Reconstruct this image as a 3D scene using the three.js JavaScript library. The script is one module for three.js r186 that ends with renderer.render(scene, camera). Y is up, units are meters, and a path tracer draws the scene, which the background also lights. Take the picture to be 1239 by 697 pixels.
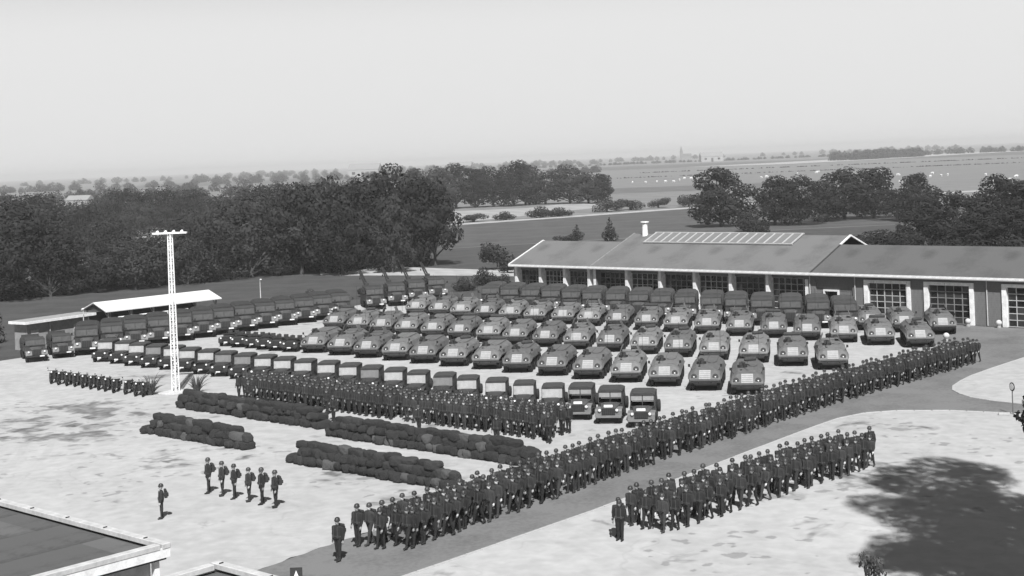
import * as THREE from 'three';
import { mergeGeometries, mergeVertices, toCreasedNormals } from 'three/addons/utils/BufferGeometryUtils.js';
import { RoundedBoxGeometry } from 'three/addons/geometries/RoundedBoxGeometry.js';

// ------------------------------------------------------------------ camera, sky, sun, exposure
// world: x runs along the rows of vehicles and the garage front, -z runs away from the rows towards the garage
const scene = new THREE.Scene();
const CAM = new THREE.Vector3(58.45, 17, 127.2), YAW = THREE.MathUtils.degToRad(42.3);
const camera = new THREE.PerspectiveCamera(22.65, 1239 / 697, 0.5, 30000);
camera.position.copy(CAM);
camera.rotation.order = 'YXZ';
camera.rotation.set(0, YAW, -Math.atan(0.038));
camera.setViewOffset(1239, 697, 0, 155.1, 1239, 697);

{ // clear, hazy sky: pale at the horizon, deeper overhead
  const w = 64, h = 256, d = new Float32Array(w * h * 4);
  for (let j = 0; j < h; j++) {
    const el = ((j + 0.5) / h - 0.5) * Math.PI, s = Math.max(0, Math.sin(el));
    const v = 0.065 + 0.535 * Math.exp(-Math.max(0, s - 0.1) / 0.17) - 0.03 * Math.exp(-s / 0.05);
    for (let i = 0; i < w; i++) { const k = (j * w + i) * 4; d[k] = d[k + 1] = d[k + 2] = v; d[k + 3] = 1; }
  }
  const t = new THREE.DataTexture(d, w, h, THREE.RGBAFormat, THREE.FloatType);
  t.mapping = THREE.EquirectangularReflectionMapping; t.magFilter = THREE.LinearFilter; t.needsUpdate = true;
  scene.background = t; scene.environment = t;
}
const sun = new THREE.DirectionalLight(0xffffff, 5);
sun.position.set(74.9, 116, 66.3).multiplyScalar(2); sun.target.position.set(0, 0, 40);
sun.position.add(sun.target.position);
sun.castShadow = true; sun.shadow.mapSize.set(4096, 4096); sun.shadow.radius = 1.2;
Object.assign(sun.shadow.camera, { left: -130, right: 130, top: 130, bottom: -130, near: 1, far: 600 });
scene.add(sun, sun.target);
scene.fog = new THREE.FogExp2(0xe4e4e4, 0.00021);

const renderer = new THREE.WebGLRenderer({ antialias: true });
renderer.toneMapping = THREE.LinearToneMapping;
renderer.toneMappingExposure = 1.35;
renderer.shadowMap.enabled = true;

// ------------------------------------------------------------------ helpers
let seed = 12345;
const rnd = () => { seed = (seed + 0x6d2b79f5) | 0; let t = Math.imul(seed ^ (seed >>> 15), 1 | seed); t = (t + Math.imul(t ^ (t >>> 7), 61 | t)) ^ t; return ((t ^ (t >>> 14)) >>> 0) / 4294967296; };
const rr = (a, b) => a + (b - a) * rnd();
const D2R = Math.PI / 180;
const taken = {};
const numbered = (n) => { const k = taken[n] = (taken[n] ?? -1) + 1; return k ? n + '_' + String(k).padStart(3, '0') : n; };
const ONES = ['', 'first', 'second', 'third', 'fourth', 'fifth', 'sixth', 'seventh', 'eighth', 'ninth', 'tenth', 'eleventh', 'twelfth', 'thirteenth', 'fourteenth', 'fifteenth', 'sixteenth', 'seventeenth', 'eighteenth', 'nineteenth'];
const TENS = ['', '', 'twenty', 'thirty', 'forty', 'fifty', 'sixty', 'seventy', 'eighty', 'ninety'], TENTH = ['', '', 'twentieth', 'thirtieth', 'fortieth', 'fiftieth', 'sixtieth', 'seventieth', 'eightieth', 'ninetieth'];
const ord = (n) => n < 20 ? ONES[n] : n % 10 ? TENS[n / 10 | 0] + '-' + ONES[n % 10] : TENTH[n / 10 | 0];

// value noise, repeats every p cells
const hash = (x, y, s) => { let h = Math.imul(x, 374761393) + Math.imul(y, 668265263) + Math.imul(s, 974634167) | 0; h = Math.imul(h ^ (h >>> 13), 1274126177); return ((h ^ (h >>> 16)) >>> 0) / 4294967296; };
const vn = (x, y, p, s) => {
  const xi = Math.floor(x), yi = Math.floor(y), fx = x - xi, fy = y - yi, u = fx * fx * (3 - 2 * fx), v = fy * fy * (3 - 2 * fy);
  const m = (k) => ((k % p) + p) % p, x0 = m(xi), x1 = m(xi + 1), y0 = m(yi), y1 = m(yi + 1);
  const a = hash(x0, y0, s), b = hash(x1, y0, s), c = hash(x0, y1, s), d = hash(x1, y1, s);
  return a + (b - a) * u + (c - a) * v + (a - b - c + d) * u * v;
};
const fbm = (x, y, p, o, s) => { let t = 0, a = 0.5, n = 0; for (let i = 0; i < o; i++) { t += a * vn(x, y, p, s + i); n += a; x *= 2; y *= 2; p *= 2; a *= 0.55; } return t / n; };
// grey texture from f(u, v) in 0..1 -> linear grey
function greyTex(n, f, rep = 1, linear = false) {
  const d = new Uint8Array(n * n * 4);
  for (let j = 0; j < n; j++) for (let i = 0; i < n; i++) {
    let g = Math.min(1, Math.max(0, f(i / n, j / n)));
    if (!linear) g = g <= 0.0031308 ? 12.92 * g : 1.055 * Math.pow(g, 1 / 2.4) - 0.055;
    const k = (j * n + i) * 4; d[k] = d[k + 1] = d[k + 2] = g * 255 + 0.5; d[k + 3] = 255;
  }
  const t = new THREE.DataTexture(d, n, n); t.wrapS = t.wrapT = THREE.RepeatWrapping; t.repeat.set(rep, rep);
  t.magFilter = THREE.LinearFilter; t.minFilter = THREE.LinearMipmapLinearFilter; t.generateMipmaps = true; t.anisotropy = 8;
  if (!linear) t.colorSpace = THREE.SRGBColorSpace; t.needsUpdate = true; return t;
}
const mat = (g, rough = 0.85, o = {}) => { const m = new THREE.MeshStandardMaterial({ roughness: rough, ...o }); m.color.setRGB(g, g, g); return m; };
const mottle = greyTex(256, (u, v) => 0.62 + 0.5 * fbm(u * 6, v * 6, 6, 5, 3) + 0.16 * (fbm(u * 40, v * 40, 40, 2, 9) - 0.5), 0.5);
const dusty = (g, rough, o) => mat(g * 1.12, rough, { map: mottle, ...o });

// geometry helpers: everything ends as non-indexed position/normal/uv, uv in metres by the main axis of the face
function clean(g) {
  g = g.index ? g.toNonIndexed() : g;
  if (!g.attributes.normal) g.computeVertexNormals();
  const p = g.attributes.position, n = g.attributes.normal, uv = new Float32Array(p.count * 2);
  for (let i = 0; i < p.count; i++) {
    const k = i - (i % 3), ax = Math.abs(n.getX(k)), ay = Math.abs(n.getY(k)), az = Math.abs(n.getZ(k));
    const x = p.getX(i), y = p.getY(i), z = p.getZ(i);
    if (ay >= ax && ay >= az) { uv[2 * i] = x; uv[2 * i + 1] = z; } else if (ax >= az) { uv[2 * i] = z; uv[2 * i + 1] = y; } else { uv[2 * i] = x; uv[2 * i + 1] = y; }
  }
  const o = new THREE.BufferGeometry(); o.setAttribute('position', p.clone()); o.setAttribute('normal', n.clone()); o.setAttribute('uv', new THREE.BufferAttribute(uv, 2));
  return o;
}
const E0 = new THREE.Euler();
const put = (g, x, y, z, rx = 0, ry = 0, rz = 0) => { g.applyMatrix4(new THREE.Matrix4().compose(new THREE.Vector3(x, y, z), new THREE.Quaternion().setFromEuler(E0.set(rx, ry, rz)), new THREE.Vector3(1, 1, 1))); return g; };
const bx = (w, h, d, x = 0, y = 0, z = 0, rx = 0, ry = 0, rz = 0) => put(new THREE.BoxGeometry(w, h, d), x, y, z, rx, ry, rz);
const rb = (w, h, d, r, x = 0, y = 0, z = 0, rx = 0, ry = 0, rz = 0) => put(new RoundedBoxGeometry(w, h, d, 1, r), x, y, z, rx, ry, rz);
const cyl = (r0, r1, h, n, x = 0, y = 0, z = 0, rx = 0, ry = 0, rz = 0) => put(new THREE.CylinderGeometry(r0, r1, h, n), x, y, z, rx, ry, rz);
function bar(a, b, r, n = 6, r2 = r) {
  const A = new THREE.Vector3(...a), B = new THREE.Vector3(...b), d = B.clone().sub(A), g = new THREE.CylinderGeometry(r2, r, d.length(), n);
  g.applyQuaternion(new THREE.Quaternion().setFromUnitVectors(new THREE.Vector3(0, 1, 0), d.normalize())); const m = A.add(B).multiplyScalar(0.5);
  return g.translate(m.x, m.y, m.z);
}
// skin a list of rings (arrays of [x,y,z], same count), flat faces
function loft(rings) {
  const v = [], n = rings[0].length, tri = (a, b, c) => v.push(...a, ...b, ...c);
  for (let k = 0; k < rings.length - 1; k++) for (let i = 0; i < n; i++) { const a = rings[k][i], b = rings[k][(i + 1) % n], c = rings[k + 1][(i + 1) % n], d = rings[k + 1][i]; tri(a, b, c); tri(a, c, d); }
  for (const [r, f] of [[rings[0], 1], [rings[rings.length - 1], -1]]) for (let i = 1; i < n - 1; i++) f > 0 ? tri(r[0], r[i + 1], r[i]) : tri(r[0], r[i], r[i + 1]);
  const g = new THREE.BufferGeometry(); g.setAttribute('position', new THREE.Float32BufferAttribute(v, 3)); g.computeVertexNormals(); return g;
}
const G = (...l) => mergeGeometries(l.flat().map(clean));
function part(name, geo, m, parent) { const o = new THREE.Mesh(Array.isArray(geo) ? G(geo) : geo, m); o.name = name; o.castShadow = o.receiveShadow = true; parent.add(o); return o; }
function thing(name, label, category, x = 0, y = 0, z = 0, turn = 0, group) {
  const o = new THREE.Group(); o.name = numbered(name); o.position.set(x, y, z); o.rotation.y = turn; o.userData = { label, category }; if (group) o.userData.group = group; scene.add(o); return o;
}
const retag = (o, label, group) => { o.userData = { ...o.userData, label }; if (group) o.userData.group = group; return o; };
let proto = new Map();
function place(key, build, name, label, category, x, y, z, turn, group) { // first call builds, later calls clone
  let o;
  if (!proto.has(key)) { o = build(); proto.set(key, o); } else { o = proto.get(key).clone(); }
  o.name = numbered(name); o.position.set(x, y, z); o.rotation.y = turn; o.userData = { label, category, ...(group ? { group } : {}) }; scene.add(o); return o;
}
function structure(name, geo, m) { const o = new THREE.Mesh(geo, m); o.name = numbered(name); o.receiveShadow = o.castShadow = true; o.userData = { kind: 'structure' }; scene.add(o); return o; }
// flat sheet from an outline in (x, z), uv in metres / s
function sheet(name, pts, y, m, s = 1) {
  const sh = new THREE.Shape(pts.map(([x, z]) => new THREE.Vector2(x, -z))); const g = new THREE.ShapeGeometry(sh, 12); g.rotateX(-Math.PI / 2); g.translate(0, y, 0);
  const p = g.attributes.position, uv = g.attributes.uv; for (let i = 0; i < p.count; i++) uv.setXY(i, p.getX(i) / s, p.getZ(i) / s);
  return structure(name, g, m);
}
const strip = (name, pts, w, y, m, s) => { // ribbon along a line of (x, z)
  const L = [], R = [];
  pts.forEach(([x, z], i) => { const a = pts[Math.max(0, i - 1)], b = pts[Math.min(pts.length - 1, i + 1)], dx = b[0] - a[0], dz = b[1] - a[1], l = Math.hypot(dx, dz); L.push([x - dz / l * w / 2, z + dx / l * w / 2]); R.unshift([x + dz / l * w / 2, z - dx / l * w / 2]); });
  return sheet(name, [...L, ...R], y, m, s);
};
// from the camera: bearing offset (right / ahead) and distance ahead -> ground x, z
const FX = -Math.sin(YAW), FZ = -Math.cos(YAW), RX = Math.cos(YAW), RZ = -Math.sin(YAW);
const ahead = (side, dist) => [CAM.x + FX * dist + RX * side, CAM.z + FZ * dist + RZ * side];

// ------------------------------------------------------------------ ground, roads, fields
const grassTex = greyTex(512, (u, v) => 0.45 + 0.75 * fbm(u * 5, v * 5, 5, 6, 21) + 0.35 * (fbm(u * 60, v * 60, 60, 2, 33) - 0.5));
const grassM = mat(0.062, 1, { map: grassTex });
const fieldTex = greyTex(512, (u, v) => 0.35 + 1.0 * fbm(u * 3, v * 9, 3, 6, 51));
const fieldM = mat(0.2, 1, { map: fieldTex }), midFieldM = mat(0.085, 1, { map: grassTex }), paleM = mat(0.36, 1, { map: fieldTex }), pathM = mat(0.42, 1, { map: fieldTex });
{
  const g = new THREE.CircleGeometry(12000, 96); g.rotateX(-Math.PI / 2); const p = g.attributes.position, uv = g.attributes.uv;
  for (let i = 0; i < p.count; i++) uv.setXY(i, p.getX(i) / 60, p.getZ(i) / 60);
  g.translate(0, -0.06, 0); structure('ground', g, fieldM);
}
sheet('meadow', [[-135, 60], [-135, -10], [-150, -60], [-110, -130], [-60, -190], [60, -150], [140, -60], [140, 150], [-135, 150]], -0.03, grassM, 14);
sheet('field', [[-150, -62], [-222, -140], [-212, -192], [-196, -262], [-60, -240], [40, -190], [60, -152], [-60, -192], [-112, -131]], -0.04, midFieldM, 26);
sheet('stubble_field', [[-300, -222], [-276, -246], [-296, -312], [-246, -253], [-231, -196], [-225, -154]], -0.04, paleM, 40);
sheet('stubble_field', [[-300, -92], [-262, -90], [-352, -156], [-385, -146]], -0.04, paleM, 40);
strip('track', [[-226, -130], [-218, -145], [-209.1, -190.9], [-203.7, -227.6], [-196, -262], [-180, -320]], 8, -0.015, pathM, 20);
strip('track', [[-891, -1290], [-884.2, -1507], [-930, -1850], [-940, -2260]], 150, 0.2, pathM, 60);
strip('track', [[-190, -300], [-165.2, -334], [-160, -353], [-150, -371], [-130, -420]], 11, -0.01, pathM, 20);
sheet('yard_path', [[-131, -31], [-124, -36], [-98, -36], [-80, -42], [-72, -30], [-90, -27], [-104, -23], [-116, -19]], -0.015, pathM, 12);
// broad differences between far plots
for (const [s0, s1, d0, d1, m] of [[-160, 700, 1000, 1180, 0.2], [-1200, -100, 900, 1400, 0.19], [-500, 900, 1700, 2300, 0.12], [240, 520, 560, 640, 0.18], [-2200, 300, 2900, 4200, 0.2], [-60, 160, 640, 760, 0.13]])
  sheet('field', [ahead(s0, d0), ahead(s1, d0 * 1.03), ahead(s1 * 1.12, d1), ahead(s0 * 1.12, d1 * 0.98)], -0.02, mat(m, 1, { map: fieldTex }), 70);

// parade ground: pale, worn surface with dark stains and wheel streaks
const stained = [[-36, 73, 6, 1], [-29, 73.5, 5, 1], [-33, 79, 7, 0.8], [-15, 79, 5, 0.7], [-12, 75.5, 3.5, 1], [16.5, 49, 5, 1], [21, 62, 6, 1.1], [19, 66, 4, 1], [24, 76, 6, 0.7], [-2, 76, 3, 1], [4.5, 77, 2.5, 1], [-10, 86, 4, 0.5], [-20, 88, 6, 0.4], [2, 44.8, 4, 0.7], [26, 50, 6, 0.6]];
const N = 2048, yardTex = greyTex(N, (u, v) => {
  const x = u > 0.62 ? u * 140 - 140 : u * 140, z = v * 140;
  let g = 0.4 + 0.09 * (fbm(u * 9, v * 9, 9, 5, 71) - 0.5) + 0.05 * (fbm(u * 37, v * 37, 37, 4, 75) - 0.5) + 0.13 * (fbm(u * 260, v * 260, 260, 3, 81) - 0.5);
  let zone = 0.02 + 1.6 * Math.max(0, fbm(u * 7, v * 7, 7, 3, 101) - 0.54);
  for (const [a, b, r, k] of stained) { const d = ((x - a) ** 2 + (z - b) ** 2) / (r * r); if (d < 4) zone += k * Math.exp(-d * 1.6); }
  const st = 0.62 * fbm(u * 110 + 1.5 * fbm(u * 50, v * 50, 50, 2, 5), v * 110 + 1.5 * fbm(u * 50, v * 50, 50, 2, 6), 110, 5, 91) + 0.38 * fbm(u * 28, v * 28, 28, 3, 97), lim = 0.7 - 0.2 * Math.min(1.1, zone);
  const k = Math.min(1, Math.max(0, (st - lim) / 0.11)); g *= 1 - 0.8 * k * (0.35 + 0.65 * fbm(u * 330, v * 330, 330, 2, 111));
  const fl = fbm(u * 210, v * 210, 210, 2, 135); if (zone > 0.35 && fl > 0.83 - 0.12 * Math.min(1, zone)) g *= 0.66;
  for (const [a, b, r] of [[-60, 130, 60], [-10, 150, 78], [30, 40, 21]]) { const d = Math.abs(Math.hypot(x - a, z - b) - r + 1.2 * fbm(u * 12, v * 12, 12, 2, 161)); if (d < 0.24 || Math.abs(d - 1.6) < 0.24) g *= 0.9 + 0.14 * fbm(u * 90, v * 90, 90, 2, 163); }
  const cr = Math.abs(fbm(u * 16, v * 16, 16, 4, 121) - 0.5); if (cr < 0.0025) g *= 0.9;
  return g;
});
const yardM = mat(1, 0.93, { map: yardTex });
const worn = (l, a = 0.09) => l.flatMap(([x, z], i) => { if (i + 1 === l.length) return [[x, z]]; const [x1, z1] = l[i + 1], n = Math.max(1, Math.round(Math.hypot(x1 - x, z1 - z) / 0.6)); return Array.from({ length: n }, (_, k) => k ? [x + (x1 - x) * k / n + rr(-a, a), z + (z1 - z) * k / n + rr(-a, a)] : [x, z]); });
sheet('parade_ground', [[-68, 62], [-70, 40], [-75, 2], [-62, -1], [-13, 0.2], [-6, 6], [-0.5, 9.5], [3, 14], ...worn([[6, 18], [8, 22], [8.2, 84.8], [8.9, 90], [9.5, 140]], 0.13), [-130, 140], [-110, 84]], 0, yardM, 140);
const nearEdge = [[14.9, 92], [14.7, 84], [14.35, 74], [13.8, 66], [13.1, 58], [12.5, 50], [12.4, 47], [12.9, 44.6], [14.2, 42.9], [17, 41.2], [21, 40.1], [30, 38.5], [60, 35]];
sheet('parade_ground', [...worn(nearEdge), [120, 60], [120, 150], [15.2, 150]], 0.004, yardM, 140);
const island = [[60, 33], [40, 35], [28, 36.4], [20, 36.8], [17.6, 36.5], [16.1, 36.0], [14.9, 35.1], [13.8, 33.9], [13.1, 32.4], [12.6, 30.2], [12.2, 27.5], [12.0, 23.3], [11.9, 17.4], [18, 16.5], [60, 14]];
sheet('parade_ground', worn(island, 0.06), 0.008, yardM, 140);
const asphaltTex = greyTex(512, (u, v) => 0.45 + 0.95 * fbm(u * 4, v * 4, 4, 6, 141) + 0.35 * (fbm(u * 90, v * 90, 90, 2, 151) - 0.5));
const asphaltM = mat(0.165, 0.95, { map: asphaltTex });
sheet('road', [[8.2, 20], [8.2, 84.8], [8.9, 90], [9.5, 140], [16, 140], [16, 92], [15.5, 60], [60, 60], [60, 10], [24, 0.3], [-16, 0.2], [-16, 20]], -0.004, asphaltM, 13);
// pale kerb stones flush along the road's near edge
{
  const kerbM = dusty(0.38, 0.9); const root = new THREE.Group(); root.name = 'kerb'; root.userData = { kind: 'structure' }; scene.add(root);
  const stone = G(rb(0.16, 0.14, 0.94, 0.02)); let k = 0;
  for (const line of [nearEdge.slice(0, 11), island.slice(3, 13)]) for (let i = 0; i + 1 < line.length; i++) {
    const [x0, z0] = line[i], [x1, z1] = line[i + 1], L = Math.hypot(x1 - x0, z1 - z0), n = Math.max(1, Math.round(L));
    for (let j = 0; j < n; j++) { const t = (j + 0.5) / n, o = part(numbered('kerb_stone'), stone, kerbM, root); o.position.set(x0 + (x1 - x0) * t, -0.03 + rr(-0.004, 0.004), z0 + (z1 - z0) * t); o.rotation.y = Math.atan2(x1 - x0, z1 - z0); o.scale.z = L / n; }
  }
}
console.log('ground');

// ------------------------------------------------------------------ garage
const parapetM = dusty(0.5, 0.8), white = dusty(0.78, 0.7), brickTex = greyTex(256, (u, v) => 0.72 + 0.4 * fbm(u * 16, v * 5, 16, 4, 171) + (Math.abs((v * 8) % 1 - 0.5) > 0.4 ? 0.16 : 0), 0.6);
const brickM = mat(0.155, 0.95, { map: brickTex });
const roofTex = greyTex(512, (u, v) => 0.5 + 0.85 * fbm(u * 4, v * 4, 4, 6, 181) + 0.18 * (fbm(u * 50, v * 50, 50, 2, 191) - 0.5), 0.12);
const roofDark = mat(0.098, 0.9, { map: roofTex }), roofM = mat(0.145, 0.9, { map: roofTex }), glassM = mat(0.012, 0.12), darkM = mat(0.02, 0.8), steelM = mat(0.3, 0.6);
const SL = 0.38, EAVE = 4.5, OV = 0.55;
const paneM = [0.01, 0.018, 0.03, 0.05].map((g) => mat(g, 0.06));
function garageRoof(root, x0, x1, half, m = roofM, name = 'roof') { // slab of roof, front eave at z = +OV, ridge at z = OV - half - ...
  const zr = OV - half, zb = OV - 2 * half, yr = EAVE + SL * half, t = 0.16;
  const prof = [[OV, EAVE], [zr, yr], [zb, EAVE], [zb, EAVE - t], [zr, yr - t], [OV, EAVE - t]];
  const r = (x) => prof.map(([z, y]) => [x, y, z]);
  const o = part(name, [loft([r(x1), r(x0)])], m, root);
  part('fascia', [bx(x1 - x0 + 0.04, 0.2, 0.06, (x0 + x1) / 2, EAVE - 0.06, OV + 0.033)], white, o);
  part('gutter', [bx(x1 - x0, 0.1, 0.12, (x0 + x1) / 2, EAVE - 0.21, OV + 0.02)], steelM, o);
  return { o, zr, yr };
}
function verge(parent, x, half, w, m, from = 0, back = true) { // board along a gable edge, from a given run up the front slope
  const zr = OV - half, a = Math.atan(SL), seg = (z0, z1, s) => { const L = Math.abs(z1 - z0) / Math.cos(a), zm = (z0 + z1) / 2, y = EAVE + SL * (half - Math.abs(zm - zr)); part('verge_board', [bx(w, 0.16, L, x, y + 0.02, zm, s * a, 0, 0)], m, parent); };
  seg(OV - from, zr, 1); if (back) seg(zr, OV - 2 * half, -1);
}
function gable(root, x, half, m) { const zr = OV - half, yr = EAVE + SL * half - 0.2, zf = -0.05, zb = OV - 2 * half + OV;
  const g = loft([[[x + 0.12, 0, zf], [x + 0.12, EAVE - 0.2, zf], [x + 0.12, yr, zr], [x + 0.12, EAVE - 0.2, zb], [x + 0.12, 0, zb]], [[x - 0.12, 0, zf], [x - 0.12, EAVE - 0.2, zf], [x - 0.12, yr, zr], [x - 0.12, EAVE - 0.2, zb], [x - 0.12, 0, zb]]]);
  part('gable_wall', [g], m, root); part('rear_wall', [bx(0.2, EAVE - 0.2, 0.2, x, (EAVE - 0.2) / 2, zb - 0.2)], m, root); }
function garageDoor(root, x0, x1, top, zf, cols, rows, barM, bot = 0.05, muntin = 0.055, panes = false) { // glazed folding door set behind the wall face
  const d = part('door', [bx(x1 - x0, top - bot, 0.05, (x0 + x1) / 2, (top + bot) / 2, zf)], glassM, root);
  if (panes) { const pw = (x1 - x0) / cols, ph = (top - bot) / rows, pg = G(bx(pw - 0.05, ph - 0.05, 0.012)); for (let i = 0; i < cols; i++) for (let j = 0; j < rows; j++) { const o = part('pane', pg, paneM[Math.floor(rnd() * 4)], d); o.position.set(x0 + (i + 0.5) * pw, bot + (j + 0.5) * ph, zf + 0.034); o.rotation.set(rr(-0.012, 0.012), rr(-0.012, 0.012), 0); } }
  for (let i = 0; i <= cols; i++) { const x = x0 + (x1 - x0) * i / cols; part('muntin', [bx(muntin * (i % 2 ? 1 : 1.35), top - bot, 0.06, x, (top + bot) / 2, zf + 0.05)], barM, d); }
  for (let j = 0; j <= rows; j++) { const y = bot + (top - bot) * j / rows; part('muntin', [bx(x1 - x0, muntin, 0.05, (x0 + x1) / 2, y, zf + 0.052)], barM, d); }
}
const muntinPale = dusty(0.42, 0.7), muntinGrey = dusty(0.2, 0.7);
{
  const root = thing('garage', 'long low brick vehicle garage with grey pitched roof and glazed doors', 'garage');
  const XL = -58, X1 = -45.5, X2 = -17, XR = 22;
  const A = garageRoof(root, XL, X1 - 0.01, 6.4), B = garageRoof(root, X1, X2, 8.5), C = garageRoof(root, X2 + 0.06, XR, 6.4, roofDark);
  verge(A.o, XL + 0.05, 6.4, 0.1, white); verge(B.o, X1 + 0.05, 8.5, 0.07, dusty(0.26)); verge(B.o, X2 + 0.0, 8.5, 0.16, white, 6.3); { const L = 6.3 / Math.cos(Math.atan(SL)); part('flashing', [bx(0.2, 0.1, L, X2 + 0.02, EAVE + SL * 3.15 - 0.01, OV - 3.15, Math.atan(SL))], dusty(0.04), B.o); }
  gable(root, XL + 0.4, 6.4, brickM); gable(root, X1 + 0.3, 8.5, brickM); gable(root, X2 - 0.3, 8.5, brickM); gable(root, XR - 0.4, 6.4, brickM);
  part('rear_wall', [bx(XR - XL - 1, EAVE - 0.2, 0.25, (XL + XR) / 2, EAVE / 2 - 0.1, -11.2)], brickM, root);
  part('plinth', [bx(XR - XL - 0.8, 0.12, 10.8, (XL + XR) / 2, 0.06, -5.8)], darkM, root);
  part('lintel', [bx(X2 - XL - 0.8, 0.5, 0.3, (XL + X2) / 2, EAVE - 0.45, -0.95)], brickM, root);
  // open bays: white piers standing forward of the doors
  const piers = [-57.4, -53.6, -49.85, -46.2, -45.3, -40.75, -36.15, -31.55, -26.95, -22.4, -17.75];
  piers.forEach((x) => part('pier', [bx(0.36, EAVE - 0.2, 1.15, x, (EAVE - 0.2) / 2, -0.62)], white, root));
  for (let i = 0; i + 1 < piers.length; i++) { if (piers[i + 1] - piers[i] < 2) continue; garageDoor(root, piers[i] + 0.18, piers[i + 1] - 0.18, EAVE - 0.72, -1.0, 6, 6, i % 2 ? muntinPale : muntinGrey); }
  // brick part to the right
  const wall = part('wall', [bx(0.55, 4.25, 0.3, -16.95, 2.125, -0.15), bx(1.3, 4.25, 0.3, -11.9, 2.125, -0.15), bx(1.4, 4.25, 0.3, -5.65, 2.125, -0.15), bx(2.7, 4.25, 0.3, 1.34, 2.125, -0.15), bx(1.4, 4.25, 0.3, 8.35, 2.125, -0.15), bx(2.7, 4.25, 0.3, 15.35, 2.125, -0.15), bx(40, 0.5, 0.3, 2, EAVE - 0.45, -0.165)], brickM, root);
  const panel = part('wall_panel', [bx(4.2, 1.6, 0.2, -14.6, 3.45, -0.3), bx(1.0, 2.7, 0.2, -16.2, 1.35, -0.3), bx(1.75, 2.7, 0.2, -13.4, 1.35, -0.3)], brickM, root);
  const w = part('window', [bx(1.4, 1.3, 0.1, -15, 2.0, -0.36)], glassM, root);
  part('window_frame', [bx(1.75, 0.16, 0.2, -15, 2.75, -0.14), bx(0.16, 1.4, 0.2, -15.79, 1.98, -0.14), bx(0.16, 1.4, 0.2, -14.21, 1.98, -0.14)], white, w);
  for (const [a, b] of [[-11.26, -6.35], [-4.96, -0.01], [2.69, 7.64], [9.05, 14.0]]) {
    const cx = (a + b) / 2, f = part('door_frame', [bx(0.42, 3.95, 0.5, a + 0.21, 1.975, -0.1), bx(0.42, 3.95, 0.5, b - 0.21, 1.975, -0.1), bx(b - a - 0.84, 0.3, 0.5, cx, 3.8, -0.1)], white, root);
    garageDoor(root, a + 0.43, b - 0.43, 3.64, -0.25, 5, 6, a > -5 && a < 0 ? muntinGrey : muntinPale, 0.05, 0.075, true);
  }
  for (const x of [-17.3, -12.25, 1.25]) part('downpipe', [cyl(0.06, 0.06, 4.2, 8, x, 2.15, 0.08)], dusty(0.45, 0.6), root);
  // skylight strip along the ridge
  const sk = part('skylight', [bx(19.6, 0.1, 2.5, -32.4, EAVE + SL * 7.25 + 0.12, OV - 7.25, Math.atan(SL))], mat(0.2, 0.25), root), barGrey = dusty(0.42, 0.7);
  for (let i = 0; i <= 17; i++) part('glazing_bar', [bx(0.15, 0.12, 2.56, -42.15 + i * 19.5 / 17, EAVE + SL * 7.25 + 0.17, OV - 7.25, Math.atan(SL))], barGrey, sk);
  part('skylight_kerb', [bx(19.8, 0.14, 0.14, -32.4, EAVE + SL * 8.45 + 0.17, OV - 8.45, Math.atan(SL)), bx(19.8, 0.14, 0.12, -32.4, EAVE + SL * 6.0 + 0.14, OV - 6.0, Math.atan(SL))], barGrey, sk);
  const ch = part('chimney', [cyl(0.3, 0.36, 1.5, 12, -43.6, 8.2, -7.6)], white, root); part('chimney_cap', [cyl(0.5, 0.5, 0.12, 12, -43.6, 9.14, -7.6), cyl(0.12, 0.12, 0.2, 8, -43.6, 9.02, -7.6)], white, ch);
}
for (const [x, z, l] of [[-0.35, 0.75, 'white ball bollard at the foot of the second glazed door frame'], [2.6, 0.75, 'white ball bollard beside the downpipe at the far garage door'], [2.4, 11, 'white ball bollard beside the endmost armoured carrier']]) {
  const t = thing('ball_bollard', l, 'bollard', x, 0, z, 0, 'white balls by the garage'); part('ball', [put(new THREE.SphereGeometry(0.27, 16, 12), 0, 0.46, 0)], parapetM, t); part('foot', [cyl(0.16, 0.2, 0.26, 12, 0, 0.13, 0)], dusty(0.3), t);
}

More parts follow.
